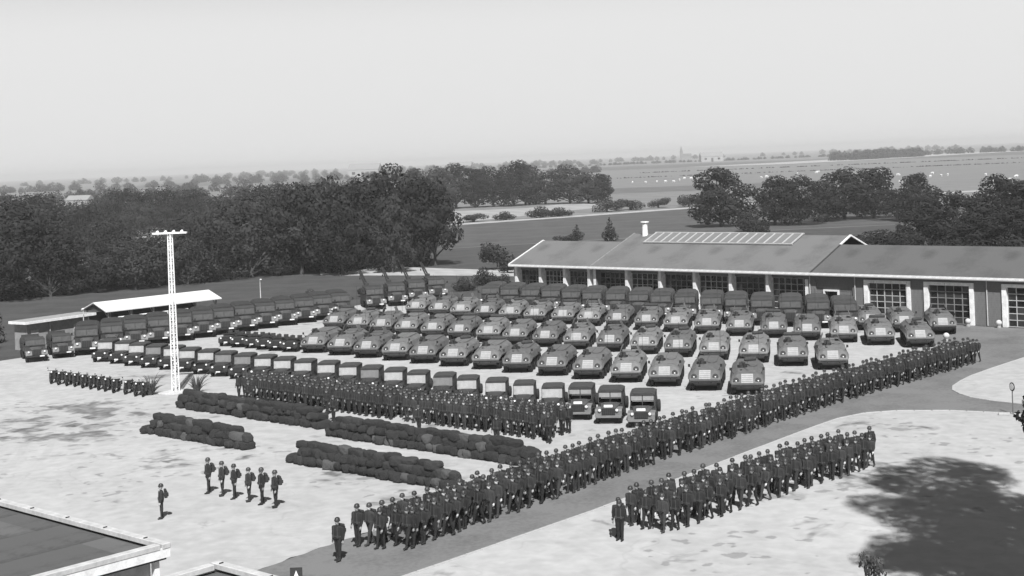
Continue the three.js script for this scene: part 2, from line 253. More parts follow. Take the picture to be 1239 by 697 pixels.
// ------------------------------------------------------------------ flat roofed buildings in front
const tarTex = greyTex(512, (u, v) => 0.35 + 1.3 * fbm(u * 5, v * 5, 5, 6, 201) + 0.3 * (fbm(u * 70, v * 70, 70, 2, 211) - 0.5), 0.12);
const tarM = mat(0.085, 0.95, { map: tarTex }), tarM2 = mat(0.11, 0.95, { map: tarTex }), renderM = dusty(0.5, 0.9);
function flatRoof(label, x0, x1, z0, z1, cornerX) {
  const t = thing('flat_roofed_building', label, 'building'), H = 3.9;
  part('wall', [bx(x1 - x0 - 1, H - 0.4, z1 - z0 - 1, (x0 + x1) / 2, (H - 0.4) / 2, (z0 + z1) / 2)], renderM, t);
  part('fascia', [bx(x1 - x0, 0.34, 0.09, (x0 + x1) / 2, H - 0.13, z0 + 0.045), bx(0.09, 0.34, z1 - z0 - 0.18, x0 + 0.045, H - 0.13, (z0 + z1) / 2), bx(0.09, 0.34, z1 - z0 - 0.18, x1 - 0.045, H - 0.13, (z0 + z1) / 2), bx(x1 - x0 - 0.6, 0.14, 0.12, (x0 + x1) / 2, H - 0.36, z0 + 0.34), bx(0.12, 0.14, z1 - z0 - 1, x1 - 0.34, H - 0.36, (z0 + z1) / 2)], white, t);
  const r = part('roof', [bx(x1 - x0 - 0.2, 0.3, z1 - z0 - 0.2, (x0 + x1) / 2, H - 0.24, (z0 + z1) / 2)], tarM, t);
  part('parapet', [rb(x1 - x0 + 0.04, 0.2, 0.34, 0.03, (x0 + x1) / 2, H + 0.1, z0 + 0.15), rb(0.34, 0.2, z1 - z0 - 0.4, 0.03, x0 + 0.15, H + 0.1, (z0 + z1) / 2 + 0.2), rb(0.34, 0.2, z1 - z0 - 0.4, 0.03, x1 - 0.15, H + 0.1, (z0 + z1) / 2 + 0.2)], parapetM, t);
  const nx = Math.round((x1 - x0 - 0.8) / 3), nz = Math.ceil((z1 - z0 - 0.8) / 1.05), w = (x1 - x0 - 0.8) / nx, d = (z1 - z0 - 0.8) / nz;
  const felt = G(bx(w - 0.03, 0.012, d + 0.05, 0, 0, 0, 0.012)); // lapped lengths of roofing felt
  for (let i = 0; i < nx; i++) for (let j = 0; j < nz; j++) { const o = part(numbered('felt_sheet'), felt, rnd() < 0.4 ? tarM2 : tarM, r); o.position.set(x0 + 0.4 + w * (i + 0.5), H - 0.078, z0 + 0.4 + d * (j + 0.5)); }
  for (let i = 0; i < (x1 - x0) / 2.6; i++) part('gutter_bracket', [bx(0.025, 0.05, 0.16, x1 - 1.2 - i * 2.6, H + 0.215, z0 + 0.2)], darkM, r);
  return t;
}
{
  const a = flatRoof('flat tar roof with white edge in the near corner beside the parade ground', -4, 15.4, 98.4, 116, 15.4);
  for (let i = 0; i < 3; i++) { const w = part('window', [bx(0.06, 1.6, 1.5, 14.93, 2.1, 100.6 + i * 2.6)], glassM, a); part('window_frame', [bx(0.1, 0.1, 1.7, 14.96, 2.95, 100.6 + i * 2.6), bx(0.1, 1.7, 0.1, 14.96, 2.1, 99.8 + i * 2.6)], white, w); }
  part('corner_column', [bx(0.2, 3.5, 0.2, 15.06, 1.75, 98.8)], white, a);
  flatRoof('dark roof corner with white edge beside the road at the picture foot', 18.8, 36, 98.8, 112, 18.8);
  // antenna stay and stacked slabs on the near roof
}
console.log('buildings');

// ------------------------------------------------------------------ sheds and lamps on the far edge
{
  const s = thing('brick_shed', 'low brick shed with flat white-edged roof behind the parked trucks', 'shed', -72.3, 0, 55.2, 0.15); // origin at the near corner
  part('wall', [bx(1.9, 2.6, 7.6, -1.35, 1.3, -4.1)], dusty(0.26, 0.9), s);
  const r = part('roof', [bx(2.6, 0.12, 8.6, -1.2, 2.86, -4.1)], dusty(0.3), s); part('fascia', [bx(0.1, 0.26, 8.7, 0.14, 2.78, -4.1), bx(2.5, 0.26, 0.1, -1.2, 2.78, 0.24)], white, r);
  const d = part('door', [bx(0.06, 1.9, 0.9, -0.38, 1.0, -1.2)], dusty(0.4), s); part('handle', [bx(0.06, 0.1, 0.05, -0.33, 1.0, -0.9)], darkM, d);
  part('window', [bx(0.06, 0.8, 1.2, -0.38, 1.6, -6.6)], muntinPale, s); part('downpipe', [cyl(0.05, 0.05, 2.5, 8, -0.3, 1.35, -3)], dusty(0.4), s);
}
{
  const s = thing('open_shelter', 'open shelter with bright white pitched roof behind the truck row', 'shelter', 0, 0, 0);
  const x = -75.6, z0 = 31.2, z1 = 45.8, P = (xx, y, a, b) => [[xx, y, a], [xx, y, b]];
  const slope = (xa, ya, xb, yb) => loft([[[xa, ya, z1], [xb, yb, z1], [xb, yb - 0.1, z1], [xa, ya - 0.1, z1]], [[xa, ya, z0], [xb, yb, z0], [xb, yb - 0.1, z0], [xa, ya - 0.1, z0]]]);
  const r = part('roof', [slope(x, 3.75, x + 2.4, 2.9), slope(x - 2.4, 2.9, x - 0.005, 3.748)], mat(0.66, 0.6), s);
  part('gable_panel', [loft([[[x - 2.1, 2.85, z1 - 0.3], [x + 2.1, 2.85, z1 - 0.3], [x, 3.6, z1 - 0.3]], [[x - 2.1, 2.85, z1 - 0.36], [x + 2.1, 2.85, z1 - 0.36], [x, 3.6, z1 - 0.36]]])], dusty(0.06), s);
  for (let i = 0; i < 6; i++) for (const dx of [-2, 2]) { const z = z0 + 0.5 + i * 2.72; part('post', [bx(0.14, 2.9, 0.14, x + dx, 1.45, z)], dusty(0.35), s); if (dx > 0) part('brace', [bar([x + dx, 2.1, z], [x + dx - 0.7, 2.85, z], 0.05)], dusty(0.35), s); }
  part('back_boarding', [bx(0.08, 2.4, z1 - z0 - 1, x - 2.1, 1.3, (z0 + z1) / 2)], dusty(0.05), s);
}
for (let i = 0; i < 6; i++) {
  const t = thing('rack_hoop', `white tubular rack hoop, ${ord(i + 1)} from the near end of the open shelter`, 'rack', -72.9, 0, 44 - i * 2.5, 0, 'white hoops at the shelter');
  part('hoop', [bar([0, 0, -0.5], [0, 2.2, -0.5], 0.07), bar([0, 0, 0.5], [0, 2.2, 0.5], 0.07), bar([0, 2.2, -0.57], [0, 2.2, 0.57], 0.07)], white, t); part('rail', [bar([0, 1.1, -0.5], [0, 1.1, 0.5], 0.03)], white, t);
}
function lampPost(label, x, z, h) {
  const t = thing('lamp_post', label, 'lamp', x, 0, z, 0.9); part('pole', [cyl(0.05, 0.08, h, 8, 0, h / 2, 0)], dusty(0.5), t); const a = part('arm', [bar([0, h, 0], [0.1, h + 0.12, 0.7], 0.035)], dusty(0.5), t); part('lamp_head', [rb(0.24, 0.12, 0.62, 0.05, 0.1, h + 0.14, 0.9)], white, a);
}
lampPost('slim grey lamp post standing beside the flat brick shed', -71.2, 49.6, 3.6); lampPost('slim lamp post on the grass behind the middle of the trucks', -86, 16, 3.2);
{ // lattice lighting mast
  const t = thing('lattice_mast', 'tall white lattice floodlight mast rising beside the jeep row', 'mast', -35.8, 0, 63.1, 0.3), Hm = 12.3;
  const leg = (s, c, y) => { const r = 0.2 - 0.08 * y / Hm; return [r * s, y, r * c]; }, cs = [[1, 1], [-1, 1], [-1, -1], [1, -1]], paint = dusty(0.8, 0.6);
  for (const [s, c] of cs) part('leg', [bar(leg(s, c, 0), leg(s, c, Hm), 0.052, 6)], paint, t);
  for (let i = 0; i < 24; i++) { const y0 = i * Hm / 24, y1 = (i + 1) * Hm / 24; part('lattice', cs.map(([s, c], k) => { const [s2, c2] = cs[(k + 1) % 4]; return [bar(leg(s, c, y0), leg(s2, c2, y0), 0.02, 5), bar(leg(i % 2 ? s : s2, i % 2 ? c : c2, y0), leg(i % 2 ? s2 : s, i % 2 ? c2 : c, y1), 0.017, 5)]; }).flat(), paint, t); }
  const p = part('platform', [bx(2.6, 0.12, 0.5, 0, Hm + 0.06, 0, 0, 0.5)], paint, t);
  for (let i = 0; i < 4; i++) part('floodlight', [cyl(0.13, 0.09, 0.14, 12, (i - 1.5) * 0.62 * Math.cos(0.5), Hm + 0.14, -(i - 1.5) * 0.62 * Math.sin(0.5), 0.9)], paint, p);
  part('base_slab', [rb(1.9, 0.16, 1.9, 0.03, 0, 0.08, 0)], dusty(0.55), t);
}
{
  const t = thing('round_sign', 'small round white sign on thin post at the roadside', 'sign', 20.85, 0, 40.5, -0.62); part('post', [cyl(0.035, 0.035, 1.75, 8, 0, 0.87, 0)], dusty(0.1), t);
  const d = part('sign_rim', [cyl(0.27, 0.27, 0.05, 24, 0, 1.72, 0, Math.PI / 2)], mat(0.03, 0.6), t); part('sign_face', [cyl(0.2, 0.2, 0.02, 24, 0, 1.72, 0.03, Math.PI / 2)], mat(0.75, 0.6), d);
  const f = thing('concrete_block', 'low concrete block at the foot of the round sign', 'block', 20.5, 0, 41.0, 0.5); part('slab', [rb(0.7, 0.16, 0.28, 0.03, 0, 0.08, 0)], dusty(0.4), f);
  const g = thing('warning_sign', 'dark board with white triangle at the bottom edge by the road', 'sign', 15.8, 0, 93.2, 0.75); part('post', [cyl(0.04, 0.04, 1.7, 8, 0, 0.85, 0)], dusty(0.3), g);
  const b = part('board', [bx(0.46, 0.6, 0.03, 0, 1.75, 0)], mat(0.03, 0.7), g);
  const tri = new THREE.Shape([new THREE.Vector2(-0.16, -0.22), new THREE.Vector2(0.16, -0.22), new THREE.Vector2(0, 0.2)]); part('triangle', [put(new THREE.ExtrudeGeometry(tri, { depth: 0.01, bevelEnabled: false }), 0, 1.75, 0.017)], mat(0.75, 0.6), b);
}

// ------------------------------------------------------------------ vehicles: shared pieces, front towards +z
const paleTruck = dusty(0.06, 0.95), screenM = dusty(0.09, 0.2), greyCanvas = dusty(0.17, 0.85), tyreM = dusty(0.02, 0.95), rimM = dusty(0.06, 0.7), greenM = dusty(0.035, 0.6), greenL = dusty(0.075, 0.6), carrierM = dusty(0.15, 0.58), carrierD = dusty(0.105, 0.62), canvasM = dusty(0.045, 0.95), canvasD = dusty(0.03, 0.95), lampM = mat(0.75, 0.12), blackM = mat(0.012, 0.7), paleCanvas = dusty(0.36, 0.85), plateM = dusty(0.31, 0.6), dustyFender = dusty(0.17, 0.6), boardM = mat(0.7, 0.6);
const tyreGeo = (r, w) => G(put(new THREE.LatheGeometry([[r * 0.55, -w / 2], [r * 0.86, -w / 2], [r, -w * 0.36], [r, w * 0.36], [r * 0.86, w / 2], [r * 0.55, w / 2]].map(([a, b]) => new THREE.Vector2(a, b)), 18), 0, 0, 0, 0, 0, Math.PI / 2));
const rimGeo = (r, w) => G(cyl(r * 0.56, r * 0.56, w * 0.5, 14, 0, 0, 0, 0, 0, Math.PI / 2), cyl(r * 0.2, r * 0.24, w * 0.9, 8, 0, 0, 0, 0, 0, Math.PI / 2));
const wheelCache = new Map();
function wheel(root, r, w, x, y, z) { const key = r + '_' + w; if (!wheelCache.has(key)) wheelCache.set(key, [tyreGeo(r, w), rimGeo(r, w)]); const [a, b] = wheelCache.get(key); const o = part('wheel', a, tyreM, root); o.position.set(x, y, z); part('rim', b, rimM, o); return o; }
const lightGeo = G(cyl(0.11, 0.09, 0.12, 12, 0, 0, 0, Math.PI / 2)), lensGeo = G(put(new THREE.SphereGeometry(0.095, 10, 6, 0, 6.3, 0, 1.57), 0, 0, 0.045, Math.PI / 2));
function headlight(root, x, y, z, s = 1, m = greenM) { const o = part('headlight', lightGeo, m, root); o.position.set(x, y, z); o.scale.setScalar(s); part('lens', lensGeo, lampM, o); }

function carrier(mBody, v = 0) {
  const t = new THREE.Group();
  const ring = (z, yb, wb, ym, wm, yt, wt) => { const sx = wm * 0.56 + wt * 0.44 + 0.05, sy = ym * 0.36 + yt * 0.64; return [[-wb, yb, z], [wb, yb, z], [wm, ym, z], [sx, sy, z], [wt, yt, z], [wt * 0.5, yt + 0.02, z], [-wt * 0.5, yt + 0.02, z], [-wt, yt, z], [-sx, sy, z], [-wm, ym, z]]; };
  part('hull', [loft([ring(3.08, 0.8, 0.98, 0.84, 1.1, 0.9, 0.92), ring(2.86, 0.77, 0.97, 0.94, 1.19, 1.16, 0.84), ring(2.52, 0.72, 0.95, 1.04, 1.22, 1.46, 0.7), ring(1.9, 0.65, 0.85, 1.07, 1.22, 1.6, 0.7), ring(1.25, 0.6, 0.8, 1.08, 1.22, 1.71, 0.74), ring(0.9, 0.6, 0.8, 1.08, 1.22, 1.74, 0.76), ring(-2.5, 0.6, 0.8, 1.08, 1.22, 1.74, 0.76), ring(-3.1, 0.72, 0.78, 1.02, 1.12, 1.58, 0.7)])], mBody, t);
  part('lower_hull', [loft([[[-1.12, 0.8, 3.04], [1.12, 0.8, 3.04], [1.12, 0.83, 3.0], [-1.12, 0.83, 3.0]], [[-1.1, 0.3, 2.2], [1.1, 0.3, 2.2], [1.12, 0.8, 2.1], [-1.12, 0.8, 2.1]], [[-0.8, 0.34, -2.9], [0.8, 0.34, -2.9], [0.8, 0.7, -2.9], [-0.8, 0.7, -2.9]]])], mBody, t);
  const fp = part('front_plate', [rb(0.82, 0.78, 0.06, 0.015, 0, 1.19, 2.82, -0.75)], plateM, t);
  part('louvre', [0, 1, 2, 3].map((i) => bx(0.74, 0.016, 0.03, 0, 1.02 + i * 0.12, 3.015 - i * 0.112, -0.75)), mBody, fp);
  for (const s of [-1, 1]) {
    const h = part('lamp_housing', [cyl(0.22, 0.22, 0.16, 14, s * 0.76, 1.04, 2.9, Math.PI / 2 - 0.45)], blackM, t); headlight(h, s * 0.76, 1.06, 3.0, 0.62, blackM);
    part('mudguard', [loft([[[s * 0.8, 0.92, 2.78], [s * 1.2, 0.92, 2.78], [s * 1.2, 0.98, 2.78], [s * 0.8, 0.98, 2.78]], [[s * 0.8, 1.1, 2.4], [s * 1.22, 1.1, 2.4], [s * 1.22, 1.16, 2.4], [s * 0.8, 1.16, 2.4]], [[s * 0.8, 1.06, -2.9], [s * 1.22, 1.06, -2.9], [s * 1.22, 1.11, -2.9], [s * 0.8, 1.11, -2.9]]])], mBody, t);
    for (const z of [2.1, 0.75, -0.85, -2.2]) wheel(t, 0.52, 0.34, s * 0.98, 0.52, z);
    part('stowage_box', [rb(0.26, 0.3, 0.9, 0.03, s * 1.0, 1.3, -1.2)], mBody, t);
    part('towing_hook', [rb(0.08, 0.14, 0.14, 0.02, s * 0.45, 0.68, 3.1)], blackM, t);
    part('mirror', [bar([s * 0.9, 1.35, 2.1], [s * 1.12, 1.72, 2.15], 0.015), bx(0.16, 0.2, 0.03, s * 1.14, 1.76, 2.15)], blackM, t);
  }
  part('bumper', [rb(1.9, 0.1, 0.08, 0.02, 0, 0.74, 3.07)], blackM, t);
  const d = part('driver_hatch', [rb(0.5, 0.06, 0.42, 0.02, -0.42, 1.66, 1.66, 0.28)], mBody, t); part('periscope', [bx(0.16, 0.08, 0.06, -0.42, 1.66, 1.95)], blackM, d);
  for (const s of [-1, 1]) part('vision_flap', [bx(0.44, 0.2, 0.03, s * 0.42, 1.56, 2.06, -0.9)], carrierD, t);
  const g = part('machine_gun', [cyl(0.34, 0.38, 0.14, 14, -0.34, 1.8, 1.0), rb(0.22, 0.2, 0.5, 0.03, -0.34, 1.99, 1.0), rb(0.46, 0.26, 0.06, 0.02, -0.34, 1.98, 1.26, -0.25)], blackM, t); part('barrel', [bar([-0.34, 2.02, 1.2], [-0.34 + (v === 3 ? 0.5 : v === 1 ? -0.3 : 0), 2.06 + (v === 2 ? 0.2 : 0), 2.25], 0.032, 8)], blackM, g);
  part('commander_hatch', [cyl(0.28, 0.28, 0.07, 14, 0.38, 1.8, 0.75)], mBody, t);
  for (let i = 0; i < 3; i++) for (const s of [-1, 1]) part('roof_hatch', [rb(0.7, 0.05, 0.96, 0.015, s * 0.37 + (v === 2 && i === 1 ? s * 0.3 : 0), 1.8 + (v === 2 && i === 1 ? 0.26 : 0), -i * 1.02, 0, 0, v === 2 && i === 1 ? -s * 1.2 : 0)], mBody, t);
  if (v === 1 || v === 3) part('tarpaulin_roll', [put(new THREE.CapsuleGeometry(0.15, v === 1 ? 1.1 : 0.7, 4, 10), v === 1 ? 0 : 0.2, 1.95, v === 1 ? -2.2 : -1.4, 0, v === 1 ? 0 : 0.5, Math.PI / 2)], canvasM, t);
  if (v !== 0) part('jerrycan', [rb(0.16, 0.44, 0.34, 0.03, v === 3 ? 1.0 : -1.0, 1.38, v === 2 ? 0.2 : -2.0)], v === 3 ? dustyFender : canvasM, t);
  part('antenna', [bar([0.82, 1.7, -2.7], [0.84, 4.1, -2.75], 0.012, 4)], blackM, t);
  return t;
}
function truck(kind, cv = canvasD) { // canvas-topped lorry; kind: cargo, wrecker, van
  const t = new THREE.Group(), W = 1.16, top = kind === 'van' ? 2.35 : 2.72, bodyM = kind === 'van' ? dusty(0.045, 0.6) : greenM;
  part('chassis', [bx(0.9, 0.22, 6.0, 0, 0.72, 0)], blackM, t);
  part('bumper', [rb(2.2, 0.22, 0.12, 0.03, 0, 0.66, 3.16)], blackM, t);
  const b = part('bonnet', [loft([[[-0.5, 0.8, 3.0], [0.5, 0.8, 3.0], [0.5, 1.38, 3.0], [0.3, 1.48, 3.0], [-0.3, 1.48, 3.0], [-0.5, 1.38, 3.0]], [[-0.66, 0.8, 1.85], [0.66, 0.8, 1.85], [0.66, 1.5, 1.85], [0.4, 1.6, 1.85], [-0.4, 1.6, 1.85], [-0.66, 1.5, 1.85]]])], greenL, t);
  const gr = part('grille', [bx(0.86, 0.6, 0.05, 0, 1.1, 3.03)], blackM, t); part('grille_bar', [0, 1, 2, 3, 4].map((i) => bx(0.03, 0.58, 0.04, -0.32 + i * 0.16, 1.1, 3.065)), rimM, gr);
  for (const s of [-1, 1]) {
    const arc = [[3.12, 0.78], [3.05, 1.02], [2.85, 1.16], [2.2, 1.16], [1.85, 1.0], [1.7, 0.8]];
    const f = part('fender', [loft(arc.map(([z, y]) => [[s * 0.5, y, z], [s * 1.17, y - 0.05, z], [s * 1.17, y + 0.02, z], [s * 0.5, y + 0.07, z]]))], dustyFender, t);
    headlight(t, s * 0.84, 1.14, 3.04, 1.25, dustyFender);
    part('door', [bx(0.05, 0.78, 1.0, s * 1.055, 1.36, 1.25)], bodyM, t);
    part('mirror', [bar([s * 1.05, 1.7, 1.75], [s * 1.32, 1.95, 1.85], 0.015), bx(0.16, 0.26, 0.03, s * 1.36, 1.98, 1.85)], blackM, t);
    wheel(t, 0.52, 0.3, s * 0.98, 0.52, 2.35); wheel(t, 0.52, 0.34, s * 0.96, 0.52, -1.2); wheel(t, 0.52, 0.34, s * 0.96, 0.52, -2.35);
    part('mud_flap', [bx(0.36, 0.5, 0.03, s * 0.96, 0.6, -3.0)], blackM, t);
  }
  const cab = part('cab', [bx(2.1, 0.75, 1.15, 0, 1.35, 1.2), bx(2.1, 0.1, 0.08, 0, 1.74, 1.82), bx(0.07, 0.7, 0.07, -1.0, 2.02, 1.74, -0.16), bx(0.07, 0.7, 0.07, 1.0, 2.02, 1.74, -0.16), bx(0.06, 0.7, 0.06, 0, 2.02, 1.75, -0.16), bx(2.1, 0.07, 0.08, 0, 2.36, 1.69)], bodyM, t);
  for (const s of [-1, 1]) part('windscreen', [bx(0.92, 0.56, 0.02, s * 0.5, 2.05, 1.745, -0.16)], screenM, cab);
  part('cab_roof', [loft([[[-1.06, 2.34, 1.72], [1.06, 2.34, 1.72], [1.02, 2.44, 1.7], [-1.02, 2.44, 1.7]], [[-1.08, 1.75, 0.62], [1.08, 1.75, 0.62], [1.0, 2.56, 0.62], [-1.0, 2.56, 0.62]]])], canvasM, cab);
  part('number_board', [bx(0.5, 0.13, 0.02, 0.55, 0.68, 3.24)], boardM, t);
  if (kind === 'wrecker') {
    part('work_body', [bx(2.2, 0.8, 3.6, 0, 1.3, -1.2)], greenM, t); for (const s of [-1, 1]) part('tool_locker', [rb(0.5, 0.7, 3.0, 0.04, s * 0.84, 2.0, -1.2)], greenL, t);
    part('canvas_cover', [loft([[[-1.12, 1.7, 0.5], [1.12, 1.7, 0.5], [1.06, 2.5, 0.5], [-1.06, 2.5, 0.5]], [[-1.12, 1.7, -1.2], [1.12, 1.7, -1.2], [1.06, 2.6, -1.2], [-1.06, 2.6, -1.2]]])], canvasD, t);
    const m = part('crane_post', [rb(0.5, 1.4, 0.5, 0.04, -0.5, 2.2, -1.5)], greenM, t);
    part('crane_jib', [bar([-0.62, 2.4, -1.4], [-1.15, 4.3, -3.3], 0.1, 6), bar([-0.3, 2.4, -1.4], [-0.98, 4.3, -3.3], 0.1, 6), ...[0.2, 0.4, 0.6, 0.8].map((k) => bar([-0.62 - 0.53 * k, 2.4 + 1.9 * k, -1.4 - 1.9 * k], [-0.3 - 0.68 * k, 2.4 + 1.9 * k, -1.4 - 1.9 * k], 0.05))], blackM, m);
    part('hook', [bar([-1.05, 4.2, -3.3], [-1.05, 3.4, -3.35], 0.02), rb(0.14, 0.22, 0.14, 0.03, -1.05, 3.3, -3.35)], blackM, m);
    return t;
  }
  part('cargo_bed', [bx(2.3, 0.5, 3.7, 0, 1.28, -1.25), bx(2.34, 0.06, 3.74, 0, 1.5, -1.25)], bodyM, t);
  const half = [[-W, 1.52], [-W, top - 0.42], [-W + 0.1, top - 0.18], [-W + 0.34, top - 0.03], [0, top + 0.03], [W - 0.34, top - 0.03], [W - 0.1, top - 0.18], [W, top - 0.42], [W, 1.52]];
  const rings = [], zs = [0.6, 0.55, 0.05, -0.4, -0.9, -1.35, -1.85, -2.3, -2.8, -3.08, -3.12];
  zs.forEach((z, i) => { const sag = i === 0 || i === zs.length - 1 ? 0.96 : i % 2 ? 1 : 0.985; rings.push(half.map(([x, y]) => [x * sag, 1.52 + (y - 1.52) * sag, z])); });
  const c = part('canvas_cover', [loft(rings)], cv, t);
  part('canvas_hoop', [0.55, -0.4, -1.35, -2.3, -3.08].map((z) => loft([half.map(([x, y]) => [x * 1.008, 1.52 + (y - 1.52) * 1.012, z + 0.03]), half.map(([x, y]) => [x * 1.008, 1.52 + (y - 1.52) * 1.012, z - 0.03])])), canvasM, c);
  part('rear_flap', [bx(1.9, 1.0, 0.03, 0, 2.0, -3.14)], canvasM, c);
  return t;
}
function jeep(kind) { // covered, open, long
  const t = new THREE.Group(), big = kind === 'long', lower = kind === 'open';
  part('body_tub', [loft([[[-0.72, 0.45, 0.3], [0.72, 0.45, 0.3], [0.74, 0.98, 0.3], [-0.74, 0.98, 0.3]], [[-0.74, 0.45, -1.6], [0.74, 0.45, -1.6], [0.76, 0.98, -1.6], [-0.76, 0.98, -1.6]]])], greenM, t);
  const b = part('bonnet', [loft([[[-0.4, 0.52, 1.58], [0.4, 0.52, 1.58], [0.4, 0.92, 1.58], [0.26, 0.98, 1.58], [-0.26, 0.98, 1.58], [-0.4, 0.92, 1.58]], [[-0.56, 0.5, 0.32], [0.56, 0.5, 0.32], [0.58, 1.0, 0.32], [0.36, 1.08, 0.32], [-0.36, 1.08, 0.32], [-0.58, 1.0, 0.32]]])], big ? greenL : greenM, t);
  const g = part('grille', [bx(0.74, 0.36, 0.04, 0, 0.74, 1.6)], blackM, t); part('grille_bar', [0, 1, 2, 3, 4, 5].map((i) => bx(0.035, 0.34, 0.03, -0.28 + i * 0.112, 0.74, 1.625)), greenM, g);
  part('number_board', [bx(big ? 0.5 : 0.36, big ? 0.14 : 0.1, 0.02, 0, big ? 1.05 : 0.45, big ? 1.54 : 1.75, big ? -0.35 : 0)], boardM, t);
  part('bumper', [rb(1.5, 0.14, 0.1, 0.02, 0, 0.46, 1.68)], big ? dustyFender : blackM, t);
  for (const s of [-1, 1]) {
    part('fender', [loft([[1.62, 0.5], [1.6, 0.74], [1.48, 0.84], [0.72, 0.86], [0.46, 0.6]].map(([z, y]) => [[s * 0.4, y, z], [s * 0.78, y - 0.03, z], [s * 0.78, y + 0.02, z], [s * 0.4, y + 0.05, z]]))], big ? dustyFender : greenM, t);
    headlight(t, s * 0.5, 0.82, 1.6, 1.0, greenM);
    wheel(t, 0.38, 0.2, s * 0.66, 0.38, 1.08); wheel(t, 0.38, 0.2, s * 0.66, 0.38, -1.02);
    part('step', [bx(0.1, 0.04, 0.6, s * 0.76, 0.5, -0.1)], blackM, t);
    if (!lower) part('side_curtain', [loft([[[s * 0.74, 1.0, 0.2], [s * 0.76, 1.0, -1.58], [s * 0.7, 1.72, -1.5], [s * 0.66, 1.72, 0.0]], [[s * 0.71, 1.0, 0.2], [s * 0.73, 1.0, -1.58], [s * 0.67, 1.72, -1.5], [s * 0.63, 1.72, 0.0]]])], canvasD, t);
  }
  if (!lower) {
    const f = part('windscreen_frame', [bx(1.42, 0.05, 0.05, 0, 1.03, 0.32), bx(1.36, 0.05, 0.05, 0, 1.7, 0.2), bx(0.05, 0.68, 0.05, -0.68, 1.36, 0.26, -0.16), bx(0.05, 0.68, 0.05, 0.68, 1.36, 0.26, -0.16), bx(0.04, 0.68, 0.05, 0, 1.36, 0.26, -0.16)], greenM, t);
    if (big) for (const s of [-1, 1]) part('windscreen', [bx(0.62, 0.3, 0.02, s * 0.34, 1.5, 0.235, -0.16)], dusty(0.26, 0.2), f);
    else part('windscreen_cover', [bx(1.34, 0.66, 0.025, 0, 1.36, 0.278, -0.16)], kind === 'grey' ? greyCanvas : paleCanvas, f);
    const R = (z, y, w) => [[-w, y - 0.1, z], [w, y - 0.1, z], [w - 0.04, y - 0.02, z], [w - 0.22, y + 0.04, z], [-w + 0.22, y + 0.04, z], [-w + 0.04, y - 0.02, z]];
    const c = part('canvas_roof', [loft([R(0.28, 1.76, 0.72), R(-0.1, 1.8, 0.73), R(-0.7, 1.81, 0.74), R(-1.3, 1.8, 0.74), R(-1.6, 1.74, 0.75)])], canvasM, t);
    part('rear_curtain', [bx(1.44, 0.72, 0.03, 0, 1.36, -1.585)], canvasD, c);
  } else {
    const f = part('folded_windscreen', [bx(1.36, 0.05, 0.6, 0, 1.12, 0.62), bx(1.2, 0.02, 0.44, 0, 1.15, 0.62)], blackM, t);
    for (const s of [-1, 1]) { const q = part('seat', [rb(0.46, 0.14, 0.46, 0.04, s * 0.34, 0.86, -0.35), rb(0.46, 0.46, 0.1, 0.04, s * 0.34, 1.1, -0.6, -0.15)], canvasD, t); }
    part('steering_wheel', [put(new THREE.TorusGeometry(0.19, 0.018, 6, 16), -0.34, 1.14, 0.08, -0.9)], blackM, t);
  }
  const sp = wheel(t, 0.36, 0.18, 0.86, 0.86, -0.95); sp.name = 'spare_wheel';
  return t;
}
